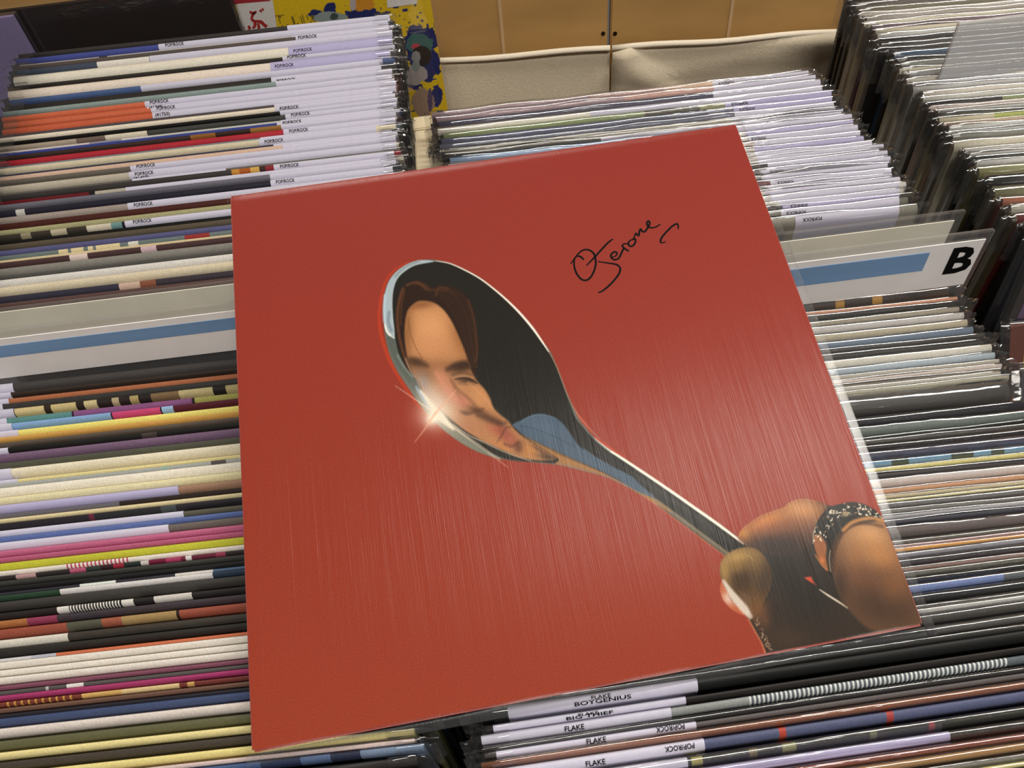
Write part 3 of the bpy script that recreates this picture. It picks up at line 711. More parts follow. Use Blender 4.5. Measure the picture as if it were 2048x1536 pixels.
# records slumped backwards at the near end of the right row
def leaning(ytop, deg, rgb, label, blocks=None, words=None):
    a = math.radians(deg); w = 0.314; Hh = 0.3135; t = 0.0045
    root = empty('vinyl_record', (0.5 * (0.3462 + 0.6602) + random.uniform(-0.003, 0.003), ytop - Hh * math.sin(a) - t, FLOORZ + t * math.sin(a) * 0.5), 0, label, 'record', 'records slumped back in the right row')
    root.rotation_euler = (-a, 0, 0)
    xs = np.linspace(-w / 2, w / 2, 3)
    prof = [(-t / 2, 0), (-t / 2, Hh - 0.001), (-t / 2 + 0.001, Hh), (t / 2 - 0.001, Hh), (t / 2, Hh - 0.001), (t / 2, 0)]
    j = link('jacket', extrude_profile('jacket', prof, xs, lambda i, k: lin(rgb)), root, M['jacket'])
    for n, (x0, x1, z0, z1, c) in enumerate(blocks or []):
        V = [(x0 - w / 2, -t / 2 - 0.0003, z0), (x1 - w / 2, -t / 2 - 0.0003, z0 + 0.0), (x1 - w / 2, -t / 2 - 0.0003, z1), (x0 - w / 2, -t / 2 - 0.0003, z1)]
        link('printed_block', mesh('printed_block', V, [(0, 1, 2, 3)], [lin(c)]), j, M['jacket'])
    if words:
        put_text(words[0], j, (words[1] - w / 2, -t / 2 - 0.0006, words[2]), (0.2, 0, 1), (-1, 0, 0.2), height=0.008, name='printed_text')
    d = 0.0006; fp = [(-t / 2 - d, 0), (-t / 2 - d, Hh * 0.5), (-t / 2 - d, Hh), (0, Hh + 0.004), (t / 2 + d, Hh), (t / 2 + d, 0)]
    xf = np.concatenate([[-w / 2 - 0.006], np.linspace(-w / 2, w / 2, 12), [w / 2 + 0.006]])
    link('clear_sleeve', extrude_profile('clear_sleeve', fp, xf, cap=False, smooth=True,
         wave=lambda i, k: ((-fp[k][0] * 0.7, 0, 0) if i in (0, 13) else (0.0004 * math.sin(i * 1.9 + k), 0.0008 * math.sin(i * 2.3) if k == 3 else 0, 0))), root, M['film'])
leaning(0.3715, 5, (34, 38, 52), 'dark navy film-wrapped record leaning back, behind the colour-block one, right row')
leaning(0.3640, 8, (58, 52, 50), 'leaning record with purple, teal and grey blocks in the right row',
        [(0.006, 0.034, 0.236, 0.290, (104, 84, 110)), (0.036, 0.10, 0.236, 0.292, (84, 118, 110)), (0.004, 0.034, 0.19, 0.234, (150, 142, 134)), (0.036, 0.12, 0.19, 0.234, (140, 126, 110)), (0.0, 0.12, 0.180, 0.189, (30, 28, 28))])
leaning(0.3490, 36, (86, 44, 32), 'slumped rust record with yellow swirls and vertical wording in the right row',
        [(0.010, 0.017, 0.22, 0.295, (214, 176, 60)), (0.024, 0.032, 0.22, 0.30, (120, 40, 32)), (0.038, 0.048, 0.22, 0.30, (222, 186, 70)), (0.058, 0.07, 0.22, 0.30, (160, 50, 40))], ('Dreamland', 0.0065, 0.235))
leaning(0.3220, 41, (60, 58, 62), 'slumped dark grey record, second nearest in the right row')
leaning(0.2960, 45, (120, 80, 56), 'slumped brown record, nearest the camera in the right row')

# ------------------------------------------------------------------ covers standing behind the left row
def mk_cover(name, x0, x1, y, ztop, label, cat, grp):
    t = 0.004
    root = empty(name, (0.5 * (x0 + x1), y, FLOORZ), 0, label, cat, grp)
    return root, x1 - x0, ztop - FLOORZ, t
YB = 0.715
yx1 = ony(861, 0, YB)[0]; yx0 = yx1 - 0.314
root, w, Hh, t = mk_cover('picture_sleeve', yx0, yx1, YB, 0.06, 'yellow and blue picture sleeve behind the left row, red character on white tag', 'record', 'sleeves behind the left row')
nx, nz_ = 330, 360
V = []; Fc = []; C = []
def vnoise(seed):
    r = np.random.RandomState(seed); G = r.rand(40, 40)
    def f(x, z):
        x = x % 38; z = z % 38; i = np.floor(x).astype(int); j = np.floor(z).astype(int); fx = x - i; fz = z - j
        fx = fx * fx * (3 - 2 * fx); fz = fz * fz * (3 - 2 * fz)
        return (G[i, j] * (1 - fx) + G[i + 1, j] * fx) * (1 - fz) + (G[i, j + 1] * (1 - fx) + G[i + 1, j + 1] * fx) * fz
    return f
n1, n2, n3 = vnoise(1), vnoise(2), vnoise(3)
gx = np.linspace(0, w, nx + 1); gz = np.linspace(Hh - 0.24, Hh, nz_ + 1)
GX, GZ = np.meshgrid(gx, gz, indexing='ij')
WP = np.stack([yx0 + GX, np.full_like(GX, YB - t / 2), FLOORZ + GZ], -1)
PX = proj(WP); U, Vv = PX[..., 0], PX[..., 1]
col = np.zeros(GX.shape + (3,)); col[:] = (236, 196, 24)
wob = (n1(GX * 160, GZ * 160) - 0.5) * 40 + (n2(GX * 420, GZ * 420) - 0.5) * 22
blue = np.zeros(GX.shape, bool)
def ell(cx, cy, rx, ry): return ((U - cx) / rx) ** 2 + ((Vv - cy) / ry) ** 2
blue |= (ell(842, 90, 34, 42) + wob / 40 < 1.0)
blue |= (ell(850, 125, 30, 40) + wob / 60 < 1.0)
blue |= (ell(824, 168, 22, 12) + wob / 30 < 1.0)
blue |= (ell(874, 190, 12, 24) + wob / 60 < 0.9)
blue |= (ell(662, 18, 13, 13) + wob / 40 < 0.9) | (ell(628, 27, 16, 9) + wob / 30 < 0.8)
blue |= (ell(726, 30, 34, 18) + wob / 40 < 0.9) | (ell(760, 32, 20, 12) + wob / 30 < .8)
blue |= (n3(GX * 260, GZ * 260) > 0.80) & (U > 690)
col[blue] = (34, 42, 104)
grass = (n2(GX * 900, GZ * 160) > 0.66) & (Vv > 30) & (U < 640)
col[grass] = (120, 96, 30)
def put(mask, c): col[mask] = c
put(ell(840, 88, 26, 22) + wob / 70 < 1, (70, 112, 108))
put(ell(832, 93, 9, 6) < 1, (196, 70, 84))
put(ell(843, 112, 20, 20) < 1, (38, 32, 34)); put(ell(832, 114, 9, 12) < 1, (150, 150, 150))
put(ell(828, 150, 26, 20) + wob / 90 < 1, (176, 166, 164)); put(ell(832, 132, 8, 12) < 1, (140, 150, 146))
put(ell(846, 205, 22, 30) + wob / 90 < 1, (168, 140, 118)); put(ell(860, 200, 5, 24) < 1, (90, 76, 110))
put(ell(660, 36, 34, 12) + wob / 80 < 1, (150, 164, 160)); put(ell(668, 33, 8, 7) + wob / 50 < 1, (70, 80, 76))
put(ell(726, 8, 22, 14) + wob / 60 < 1, (222, 150, 40)); put(ell(706, 6, 6, 16) < 1, (190, 180, 180))
link('printed_picture', point_grid('printed_picture', np.stack([GX - w / 2, np.full_like(GX, -t / 2), GZ], -1), col), root, M['jacket'])
link('jacket', extrude_profile('jacket', [(-t / 2 + 0.0003, 0), (-t / 2 + 0.0003, Hh), (t / 2, Hh), (t / 2, 0)], [-w / 2, 0, w / 2], lambda i, j: lin((214, 180, 40))), root, M['jacket'])
def on_cover(u, v, yy, x0, off):
    P = ony(u, v, yy); return (P[0] - x0 - 0.157, off, min(P[2] - FLOORZ, 0.06 - FLOORZ - 0.0015))
def tagcard(us, c, name, off, parent):
    return link(name, mesh(name, [on_cover(u, v, YB, yx0, off) for u, v in us], [tuple(range(len(us)))], [lin(c)]), parent, M['jacket'])
tg = tagcard([(463, -40), (537, -40), (555, 58), (482, 66)], (232, 226, 220), 'white_tag', -t / 2 - 0.0004, root)
tagcard([(461, -14), (539, -22), (541, -1), (464, 6)], (170, 40, 52), 'red_band', -t / 2 - 0.0005, tg)
tagcard([(771, -40), (834, -40), (834, 5), (775, 13)], (236, 230, 226), 'white_label', -t / 2 - 0.0004, root)
# brush-written character on the tag: each stroke a ribbon
def ribbon(pts, wid, name, mat, parent, place):
    P = []; n = len(pts)
    for i in range(n):
        a = np.array(pts[max(0, i - 1)], float); b = np.array(pts[min(n - 1, i + 1)], float); d = b - a
        d /= (np.linalg.norm(d) + 1e-9); nr = np.array([-d[1], d[0]]); ww = wid[i] if hasattr(wid, '__len__') else wid
        c = np.array(pts[i], float); P.append((c + nr * ww / 2, c - nr * ww / 2))
    V = [place(*p) for q in P for p in q]
    return link(name, mesh(name, V, [(2 * i, 2 * i + 1, 2 * i + 3, 2 * i + 2) for i in range(n - 1)]), parent, mat)
def spl(pts, k=8, closed=False):
    pts = np.asarray(pts, float); n = len(pts); out = []
    rngi = range(n if closed else n - 1)
    for i in rngi:
        p0 = pts[(i - 1) % n] if closed or i > 0 else pts[i]
        p1 = pts[i]; p2 = pts[(i + 1) % n]
        p3 = pts[(i + 2) % n] if closed or i + 2 < n else p2
        for s in np.arange(k) / k:
            out.append(0.5 * ((2 * p1) + (-p0 + p2) * s + (2 * p0 - 5 * p1 + 4 * p2 - p3) * s * s + (-p0 + 3 * p1 - 3 * p2 + p3) * s ** 3))
    if not closed: out.append(pts[-1])
    return np.array(out)
M['red_ink'] = plain('red_ink', (176, 38, 34), 0.5)
def zb(p): return [(460 + x * 0.2148, y * 0.2148) for x, y in p]
glyph = empty('written_character', (0, 0, 0)); glyph.parent = tg
for pts, wd in (([(185, 92), (215, 108), (250, 92)], (3, 5, 3)), ([(238, 100), (212, 130), (206, 165), (230, 185), (236, 220), (215, 250)], (3, 4, 4, 5, 5, 3)),
                ([(172, 225), (185, 245), (175, 260)], (3, 5, 2)), ([(240, 180), (290, 190), (320, 215), (345, 235)], (3, 6, 5, 6)), ([(262, 200), (272, 240), (262, 262)], (3, 5, 2)),
                ([(280, 78), (296, 96)], (4, 3)), ([(300, 66), (314, 82)], (4, 3))):
    p = spl(zb(pts), 6); ws = np.interp(np.linspace(0, 1, len(p)), np.linspace(0, 1, len(wd)), wd) * 1.2
    ribbon(p, ws, 'brush_stroke', M['red_ink'], tg, lambda u, v: on_cover(u, v, YB, yx0, -t / 2 - 0.0008))
bpy.data.objects.remove(glyph)
link('clear_sleeve', box_mesh('clear_sleeve', -w / 2 - 0.004, w / 2 + 0.004, -t / 2 - 0.001, t / 2 + 0.001, 0, Hh + 0.002), root, M['film'])
# black sleeve in front of the yellow one
bx1 = ony(461, 0, YB - 0.012)[0]
root, w, Hh, t = mk_cover('picture_sleeve', bx1 - 0.314, bx1, YB - 0.012, 0.075, 'plain black sleeve standing behind the left row, beside yellow sleeve', 'record', 'sleeves behind the left row')
link('jacket', extrude_profile('jacket', [(-t / 2, 0), (-t / 2, Hh), (t / 2, Hh), (t / 2, 0)], [-w / 2, 0, w / 2], lambda i, j: lin((34, 25, 23))), root, M['jacket'])
link('clear_sleeve', box_mesh('clear_sleeve', -w / 2 - 0.003, w / 2 + 0.003, -t / 2 - 0.001, t / 2 + 0.001, 0, Hh + 0.002), root, M['film'])
lx1 = ony(8, 0, YB - 0.024)[0]
root, w, Hh, t = mk_cover('picture_sleeve', lx1 - 0.314, lx1, YB - 0.024, 0.075, 'lilac sleeve at the far left edge, behind the left row', 'record', 'sleeves behind the left row')
link('jacket', extrude_profile('jacket', [(-t / 2, 0), (-t / 2, Hh), (t / 2, Hh), (t / 2, 0)], [-w / 2, 0, w / 2], lambda i, j: lin((132, 120, 160))), root, M['jacket'])
link('clear_sleeve', box_mesh('clear_sleeve', -w / 2 - 0.003, w / 2 + 0.003, -t / 2 - 0.001, t / 2 + 0.001, 0, Hh + 0.002), root, M['film'])

# ------------------------------------------------------------------ divider cards
def divider(x0, x1, y, ztop, yaw, label, card=None, band=None, bandx=None, cardmat='card_white', cardz=(0.006, 0.045), frost=False, letter=None, cardx=None):
    xc = 0.5 * (x0 + x1); w = x1 - x0; Hh = ztop - FLOORZ; t = 0.003
    root = empty('divider_card', (xc, y, FLOORZ), yaw, label, 'divider', 'divider cards between records')
    link('acrylic_sheet', box_mesh('acrylic_sheet', -w / 2, w / 2, -t / 2, t / 2, 0, Hh, 0.0005), root, M['acrylic_frost' if frost else 'acrylic'])
    if card:
        c0, c1 = cardx if cardx else (-w / 2 + 0.004, w / 2 - 0.006)
        cd = link('paper_insert', box_mesh('paper_insert', c0, c1, -t / 2 - 0.0009, -t / 2 - 0.0003, Hh - cardz[1], Hh - cardz[0]), root, M[cardmat])
        if band:
            b0, b1 = bandx if bandx else (c0, c1)
            link('blue_band', box_mesh('blue_band', b0, b1, -t / 2 - 0.0013, -t / 2 - 0.001, Hh - band[1], Hh - band[0]), cd, M['card_blue'])
        if letter:
            put_text(letter[0], cd, (letter[1], -t / 2 - 0.0014, Hh - letter[2]), (1, 0, 0), (0, 0, 1), height=letter[3], name='printed_letter', bold=0.03)
    return root, xc, Hh
yw = math.atan2(*(lambda a, b: (b[1] - a[1], b[0] - a[0]))(onz(200, 738), onz(460, 738 - 0.123 * 260)))
yL = onz(200, 738)[1]
zl = ony(200, 643, yL)[2]
def relz(u, v, y, ztop): return ztop - ony(u, v, y)[2]
divider(-0.376, -0.060, yL + 0.003, zl, -0.005, 'clear divider with white insert and blue band in the left row', True,
        band=(relz(200, 669, yL, zl), relz(200, 692, yL, zl)), cardz=(relz(200, 656, yL, zl), relz(200, 735, yL, zl)))
y1_ = onz(200, 643)[1] + 0.004; z1_ = ony(200, 594, y1_)[2]
divider(-0.376, -0.060, y1_, z1_, -0.005, 'plain cream divider just behind the blue-banded one, left row', True, cardmat='card_cream', cardz=(0.001, 0.026))
yB = onz(1830, 588)[1] + 0.004
zB = ony(1830, 478, yB)[2]; xB1 = ony(1988, 461, yB)[0]
xcB = 0.5 * (xB1 - 0.322 + xB1)
cx1 = ony(1966, 478, yB)[0] - xcB
lx0 = ony(1877, 541, yB)[0] - xcB
divider(xB1 - 0.322, xB1, yB, zB, 0.0, 'clear divider with blue band and black letter B in the middle row', True,
        band=(relz(1700, 528, yB, zB) - 0.004, relz(1700, 546, yB, zB) + 0.003), bandx=(-0.155, ony(1856, 500, yB)[0] - xcB), cardz=(0.005, relz(1830, 575, yB, zB)), cardx=(-0.157, cx1),
        letter=('B', lx0, relz(1880, 541, yB, zB), 0.029))
yN = onz(1760, 486)[1] + 0.004; zN = ony(1760, 441, yN)[2]; xN1 = ony(1929, 424, yN)[0]
divider(xN1 - 0.322, xN1, yN, zN, 0.0, 'blank clear divider just behind the letter B one, middle row', True, cardmat='card_cream', cardz=(0.006, 0.03))
yR = onz(1975, 142)[1] + 0.003; zR = ony(1975, 38, yR)[2]; xR0 = ony(1917, 45, yR)[0]
divider(xR0, xR0 + 0.30, yR, zR, 0.0, 'hazy see-through divider standing up in the right row', frost=True)

# ------------------------------------------------------------------ the signed album lying on top
KS = 0.975
TL, TR = CP + KS * np.array([-0.15253, 0.40279, -0.29107]), CP + KS * np.array([0.16053, 0.42506, -0.30086])
BR, BL = CP + KS * np.array([0.17706, 0.12770, -0.37851]), CP + KS * np.array([-0.13599, 0.10543, -0.36872])
AC = 0.25 * (TL + TR + BR + BL)
ux = (TR - TL + BR - BL); AW = np.linalg.norm(ux) / 2; ux /= np.linalg.norm(ux)
uy = (TL - BL + TR - BR); AH = np.linalg.norm(uy) / 2; uy -= uy.dot(ux) * ux; uy /= np.linalg.norm(uy)
un = np.cross(ux, uy)
TH = 0.0034
root = empty('signed_album', label='red album with a spoon picture and black signature, lying across the record rows', cat='record')
root.matrix_world = Matrix(((ux[0], uy[0], un[0], AC[0]), (ux[1], uy[1], un[1], AC[1]), (ux[2], uy[2], un[2], AC[2]), (0, 0, 0, 1)))
jk = link('jacket', box_mesh('jacket', -AW / 2, AW / 2, -AH / 2, AH / 2, -TH, -0.00015, 0.0012), root, M['red_card'])
def album_px(px, py):
    """point of the cover print, in the album's own x and y"""
    d = ray(px, py); t = ((AC - CP) @ un) / (d @ un); P = CP + d * t - AC
    return P @ ux, P @ uy
# --- raster of the printed picture, painted on a fine grid in cover coordinates
FX0, FX1 = album_px(745, 800)[0], AW / 2 - 0.0009
FY1, FY0 = album_px(850, 500)[1], -AH / 2 + 0.0009
gx = np.concatenate([np.linspace(-AW / 2 + 0.0009, FX0, 12)[:-1], np.linspace(FX0, FX1, 700)])
gy = np.concatenate([np.linspace(FY0, FY1, 560), np.linspace(FY1, AH / 2 - 0.0009, 10)[1:]])
GX, GY = np.meshgrid(gx, gy, indexing='ij')
WP = AC + GX[..., None] * ux + GY[..., None] * uy
PP = proj(WP); U = PP[..., 0].ravel(); V_ = PP[..., 1].ravel()
IMG = np.zeros((U.size, 3)); RED = np.array((142, 54, 40.0))
IMG[:] = RED
IMG += ((V_ - 900) / 700)[:, None] * np.array((4, 5, -2.0))  # light on the cover painted into the red, slightly lighter towards the bottom
def Z1(p): return [(740 + x * 0.30605, 490 + y * 0.30605) for x, y in p]
def Z2(p): return [(1380 + x * 0.234375, 960 + y * 0.234375) for x, y in p]
def Z4(p): return [(1040 + x * 0.234375, 820 + y * 0.234375) for x, y in p]
def inside_sd(poly, pad=14):
    poly = np.asarray(poly)
    lo = poly.min(0) - pad; hi = poly.max(0) + pad
    idx = np.nonzero((U > lo[0]) & (U < hi[0]) & (V_ > lo[1]) & (V_ < hi[1]))[0]
    x, y = U[idx], V_[idx]; best = np.full(idx.size, 1e18); ins = np.zeros(idx.size, bool)
    n = len(poly)
    for i in range(n):
        a = poly[i]; b = poly[(i + 1) % n]; d = b - a; L2 = d @ d
        if L2 < 1e-12: continue
        tt_ = np.clip(((x - a[0]) * d[0] + (y - a[1]) * d[1]) / L2, 0, 1)
        best = np.minimum(best, (x - a[0] - tt_ * d[0]) ** 2 + (y - a[1] - tt_ * d[1]) ** 2)
        c = (a[1] > y) != (b[1] > y)
        if c.any():
            xi = a[0] + (y - a[1]) / (d[1] if abs(d[1]) > 1e-12 else 1e-12) * d[0]
            ins ^= c & (x < xi)
    dd = np.sqrt(best); return idx, np.where(ins, -dd, dd)
def blend(idx, a, c):
    a = np.clip(a, 0, 1)[:, None]; IMG[idx] = IMG[idx] * (1 - a) + np.asarray(c, float) * a
def fill(poly, c, soft=1.3, alpha=1.0, smooth=True, clip=None):
    poly = spl(poly, 5, True) if smooth else np.asarray(poly)
    idx, sd = inside_sd(poly, 4 + 2 * soft)
    a = np.clip(0.5 - sd / (2 * soft), 0, 1) * alpha
    if clip is not None: a = a * clip[idx]
    blend(idx, a, c)
def mask(poly, soft=1.0, smooth=True):
    m = np.zeros(U.size); poly = spl(poly, 5, True) if smooth else np.asarray(poly)
    idx, sd = inside_sd(poly, 4 + 2 * soft); m[idx] = np.clip(0.5 - sd / (2 * soft), 0, 1); return m
def line(pts, wid, c, alpha=1.0, soft=1.0, clip=None, taper=None):
    p = spl(pts, 8); n = len(p); wd = np.interp(np.linspace(0, 1, n), np.linspace(0, 1, len(wid)), wid) if hasattr(wid, '__len__') else np.full(n, wid)
    pad = wd.max() + 3 * soft + 2; lo = p.min(0) - pad; hi = p.max(0) + pad
    idx = np.nonzero((U > lo[0]) & (U < hi[0]) & (V_ > lo[1]) & (V_ < hi[1]))[0]
    x, y = U[idx], V_[idx]; best = np.full(idx.size, 1e9)
    for i in range(n - 1):
        a, b = p[i], p[i + 1]; d = b - a; L2 = d @ d + 1e-12
        tt_ = np.clip(((x - a[0]) * d[0] + (y - a[1]) * d[1]) / L2, 0, 1)
        ds = np.hypot(x - a[0] - tt_ * d[0], y - a[1] - tt_ * d[1]) - (wd[i] + (wd[i + 1] - wd[i]) * tt_) / 2
        best = np.minimum(best, ds)
    al = np.clip(0.5 - best / (2 * soft), 0, 1) * alpha
    if clip is not None: al = al * clip[idx]
    blend(idx, al, c)
def blob(cx, cy, rx, ry, ang, c, alpha, clip=None, power=1.0):
    ca, sa = math.cos(math.radians(ang)), math.sin(math.radians(ang)); R3 = 2.6 * max(rx, ry)
    idx = np.nonzero((abs(U - cx) < R3) & (abs(V_ - cy) < R3))[0]
    dx_, dy_ = U[idx] - cx, V_[idx] - cy; p = (dx_ * ca + dy_ * sa) / rx; q = (-dx_ * sa + dy_ * ca) / ry
    al = np.exp(-((p * p + q * q) ** power)) * alpha
    if clip is not None: al = al * clip[idx]
    blend(idx, al, c)
def z1(x, y): return 740 + x * 0.30605, 490 + y * 0.30605
def z2(x, y): return 1380 + x * 0.234375, 960 + y * 0.234375
right_edge = Z1([(340, 98), (430, 98), (520, 118), (620, 160), (720, 215), (820, 290), (900, 360), (980, 440), (1060, 530), (1130, 630), (1180, 700), (1215, 780), (1250, 870), (1280, 950), (1310, 1020)]) \
    + Z4([(500, 70), (560, 150), (640, 240), (740, 320), (900, 420), (1100, 555), (1300, 690), (1500, 830), (1700, 970), (1860, 1085), (1960, 1165)])
low_edge = Z4([(1790, 1285), (1740, 1245), (1640, 1170), (1540, 1095), (1420, 1005), (1300, 915), (1180, 828), (1060, 745), (940, 670), (820, 610), (700, 560), (560, 525), (420, 490), (280, 462), (120, 448)]) \
    + Z1([(980, 1414), (900, 1405), (830, 1392), (720, 1358), (620, 1308), (520, 1240), (440, 1170), (370, 1098), (300, 1008), (240, 918), (180, 828), (130, 720), (100, 600), (88, 500), (86, 400), (98, 310), (125, 232), (175, 170), (250, 122)])
outer = right_edge + low_edge
spoon = mask(outer, 1.0)
# warm glow outside the left rim, then the silver body
glow = Z1([(250, 112), (165, 160), (105, 235), (78, 320), (62, 420), (60, 510), (78, 610), (118, 730), (178, 850), (240, 945), (310, 1040), (380, 1115)])
line(glow, (1, 3, 4, 5, 5, 6, 6, 5, 4, 2), (190, 62, 32), 0.7, 2.4)
line(Z1([(1320, 1040), (1350, 1100), (1400, 1160), (1450, 1220)]), (1, 4, 4, 1), (206, 70, 40), 0.8, 1.5)
line(Z4([(640, 235), (760, 320), (900, 405)]), (3, 4, 1), (206, 70, 40), 0.7, 1.5)
fill(outer, (96, 100, 92), 1.1)
# black inside of the bowl and handle
dark = Z1([(400, 110), (460, 112), (540, 132), (640, 178), (740, 236), (840, 312), (920, 385), (1000, 468), (1080, 565), (1140, 655), (1190, 735), (1230, 830), (1265, 925), (1300, 1020)]) \
    + Z4([(470, 60), (540, 150), (620, 240), (730, 335), (900, 445), (1100, 580), (1300, 715), (1500, 856), (1700, 998), (1900, 1140), (1960, 1185)]) \
    + Z4([(1800, 1230), (1660, 1130), (1500, 1010), (1340, 890), (1180, 770), (1000, 680), (820, 595), (640, 515), (420, 470), (200, 448)]) \
    + Z1([(1040, 1412), (980, 1405), (900, 1370), (820, 1330), (730, 1285), (640, 1240), (540, 1172), (470, 1105), (400, 1045), (345, 980), (325, 925), (295, 875), (250, 825), (212, 765), (183, 695), (163, 600), (152, 470), (147, 380), (154, 290), (180, 222), (230, 170), (300, 130)])
fill(dark, (33, 31, 27), 1.2)
dk = mask(dark, 0.8)
# left crescent: pale blue grey silver
fill(Z1([(330, 99), (250, 122), (175, 172), (125, 235), (98, 312), (88, 400), (92, 500), (100, 545), (125, 585), (158, 612), (160, 560), (150, 470), (146, 380), (152, 300), (176, 226), (225, 174), (300, 132), (420, 108)]), (158, 172, 178), 1.2)
line(Z1([(98, 330), (92, 420), (95, 500)]), 5, (176, 196, 208), 0.8, 2)
line(Z1([(320, 104), (230, 145), (165, 205)]), 4, (120, 130, 132), 0.7, 2)
line(Z1([(125, 440), (120, 500), (140, 560)]), 6, (110, 126, 138), 0.7, 2)
line(Z1([(97, 515), (108, 560), (132, 592), (158, 610)]), (2, 3.5, 3.5, 2), (232, 232, 224), 1, 0.9)
fill(Z1([(112, 600), (158, 615), (175, 690), (205, 765), (250, 830), (296, 880), (320, 930), (280, 940), (220, 850), (160, 750), (125, 670)]), (84, 90, 84), 2.2)
line(Z1([(180, 720), (220, 790), (280, 860)]), 4, (124, 132, 126), 0.7, 2)
# white rim of light along the right
line(Z1([(430, 104), (520, 120), (620, 164), (720, 220), (820, 296), (900, 366), (980, 446), (1060, 540), (1125, 632), (1170, 700)]), (0.8, 1.6, 2.2, 2.4, 3.0, 3.6, 4.2, 4.6, 3.4, 1.6), (238, 228, 214), 1, 0.8)
line(Z1([(1170, 700), (1215, 785), (1252, 880), (1285, 965), (1320, 1045), (1375, 1130), (1440, 1205), (1503, 1268)]), (1.6, 1.6, 1.4, 1.2), (150, 132, 110), 0.9, 0.8)
line(Z4([(640, 245), (740, 326), (800, 368)]), (1, 3, 4), (200, 196, 186), 1, 0.9)
line(Z4([(780, 355), (900, 432), (1100, 565), (1300, 701), (1500, 842), (1700, 983), (1905, 1138)]), (3.6, 5.0, 5.2, 5.4, 5.6, 5.4, 3.6), (240, 232, 216), 1, 0.8)
# hair
hair = Z1([(210, 290), (260, 245), (330, 236), (385, 268), (420, 272), (480, 258), (560, 278), (630, 330), (670, 400), (695, 520), (712, 660), (700, 760), (690, 860), (640, 860), (560, 780), (400, 700), (260, 815), (225, 740), (190, 640), (172, 520), (172, 420), (185, 340)])
fill(hair, (44, 29, 21), 4.0, 0.9, clip=dk)
for pts, wdt, al in (([(215, 285), (190, 370), (178, 470), (188, 580), (205, 660), (235, 760), (270, 830)], 5, 0.75), ([(640, 360), (676, 470), (692, 580), (700, 700), (688, 760)], 3, 0.55),
                     ([(240, 262), (310, 245), (370, 290)], 5, 0.6), ([(430, 330), (450, 280), (510, 285)], 4, 0.5), ([(300, 250), (360, 262), (395, 300)], 3, 0.5), ([(225, 300), (205, 400), (200, 520)], 3, 0.5)):
    line(Z1(pts), wdt, (104, 62, 38), al, 2.2, clip=dk)
_hr = np.random.RandomState(3)
for k in range(40):
    o_ = _hr.uniform(-1, 1); x0_ = 470 + 90 * o_
    line(Z1([(400 + 30 * o_, 285 + 14 * _hr.rand()), (x0_ + 40, 300 + 30 * _hr.rand()), (600 + 60 * o_, 430 + 40 * _hr.rand()), (650 + 45 * o_, 640), (670 + 35 * o_, 800)]), 0.9, (74, 46, 31), 0.16, 0.9, clip=dk)
# face
face = Z1([(300, 376), (350, 366), (420, 380), (480, 425), (530, 495), (575, 590), (615, 685), (640, 760), (665, 830), (700, 890), (750, 945), (785, 1005), (805, 1060), (850, 1108), (900, 1148), (940, 1198), (990, 1245), (1060, 1290), (1140, 1338), (1215, 1390), (1165, 1406), (1070, 1405), (960, 1382), (860, 1338), (760, 1293), (680, 1248), (600, 1196), (520, 1128), (450, 1068), (385, 1010), (345, 955), (318, 895), (282, 838), (252, 760), (236, 680), (228, 590), (232, 500), (250, 425)])
fill(face, (170, 118, 76), 2.4)
fm = mask(face, 1.5)
def fb(x, y, rx, ry, ang, c, al, pw=1.0):
    cx, cy = z1(x, y); blob(cx, cy, rx * 0.306, ry * 0.306, ang, c, al, fm, pw)
fb(400, 540, 150, 150, 0, (206, 148, 100), 0.9); fb(400, 660, 120, 80, 0, (196, 134, 92), 0.7)
fb(240, 560, 40, 220, 0, (130, 84, 48), 0.75); fb(600, 620, 50, 140, -25, (140, 88, 50), 0.7); fb(330, 390, 110, 30, -8, (110, 66, 36), 0.6)
fb(300, 775, 85, 36, 14, (62, 40, 28), 0.85); fb(600, 800, 110, 40, -10, (52, 34, 26), 0.9); fb(445, 790, 70, 40, 0, (140, 92, 60), 0.7)
fb(350, 850, 90, 50, 20, (110, 78, 56), 0.7); fb(600, 866, 70, 22, 0, (176, 130, 92), 0.8); fb(635, 888, 62, 20, 8, (40, 28, 24), 0.9); fb(590, 880, 20, 9, 10, (90, 60, 46), 0.6)
fb(680, 930, 60, 24, 30, (170, 116, 74), 0.6)
fb(470, 870, 40, 70, -25, (188, 120, 92), 0.85); fb(520, 970, 52, 80, -32, (186, 116, 92), 0.85); fb(600, 1020, 55, 44, 0, (186, 104, 84), 0.85)
fb(720, 1000, 50, 80, -30, (190, 132, 84), 0.8)
fb(700, 1082, 60, 22, 20, (72, 44, 34), 0.9); fb(625, 1095, 30, 14, 10, (70, 42, 34), 0.8); fb(560, 940, 14, 80, -28, (120, 76, 52), 0.5)
fb(760, 1130, 110, 30, 28, (92, 60, 42), 0.75); fb(840, 1170, 60, 28, 40, (76, 48, 34), 0.7)
fb(820, 1205, 60, 36, 20, (168, 92, 66), 0.8); fb(900, 1255, 78, 44, 42, (146, 70, 54), 0.9); fb(870, 1215, 40, 22, 35, (140, 76, 58), 0.7); fb(922, 1268, 26, 14, 40, (176, 98, 80), 0.5)
line(Z1([(830, 1290), (860, 1245), (890, 1195), (915, 1190)]), 2.4, (70, 38, 30), 0.65, 2.4, clip=fm)
fb(860, 1310, 60, 26, 25, (182, 118, 70), 0.7); fb(975, 1320, 34, 40, 0, (74, 44, 32), 0.8); fb(1050, 1340, 60, 40, 30, (178, 118, 62), 0.8)
fb(1165, 1385, 70, 22, 10, (66, 46, 32), 0.95); fb(1110, 1340, 70, 14, 33, (84, 56, 36), 0.8)
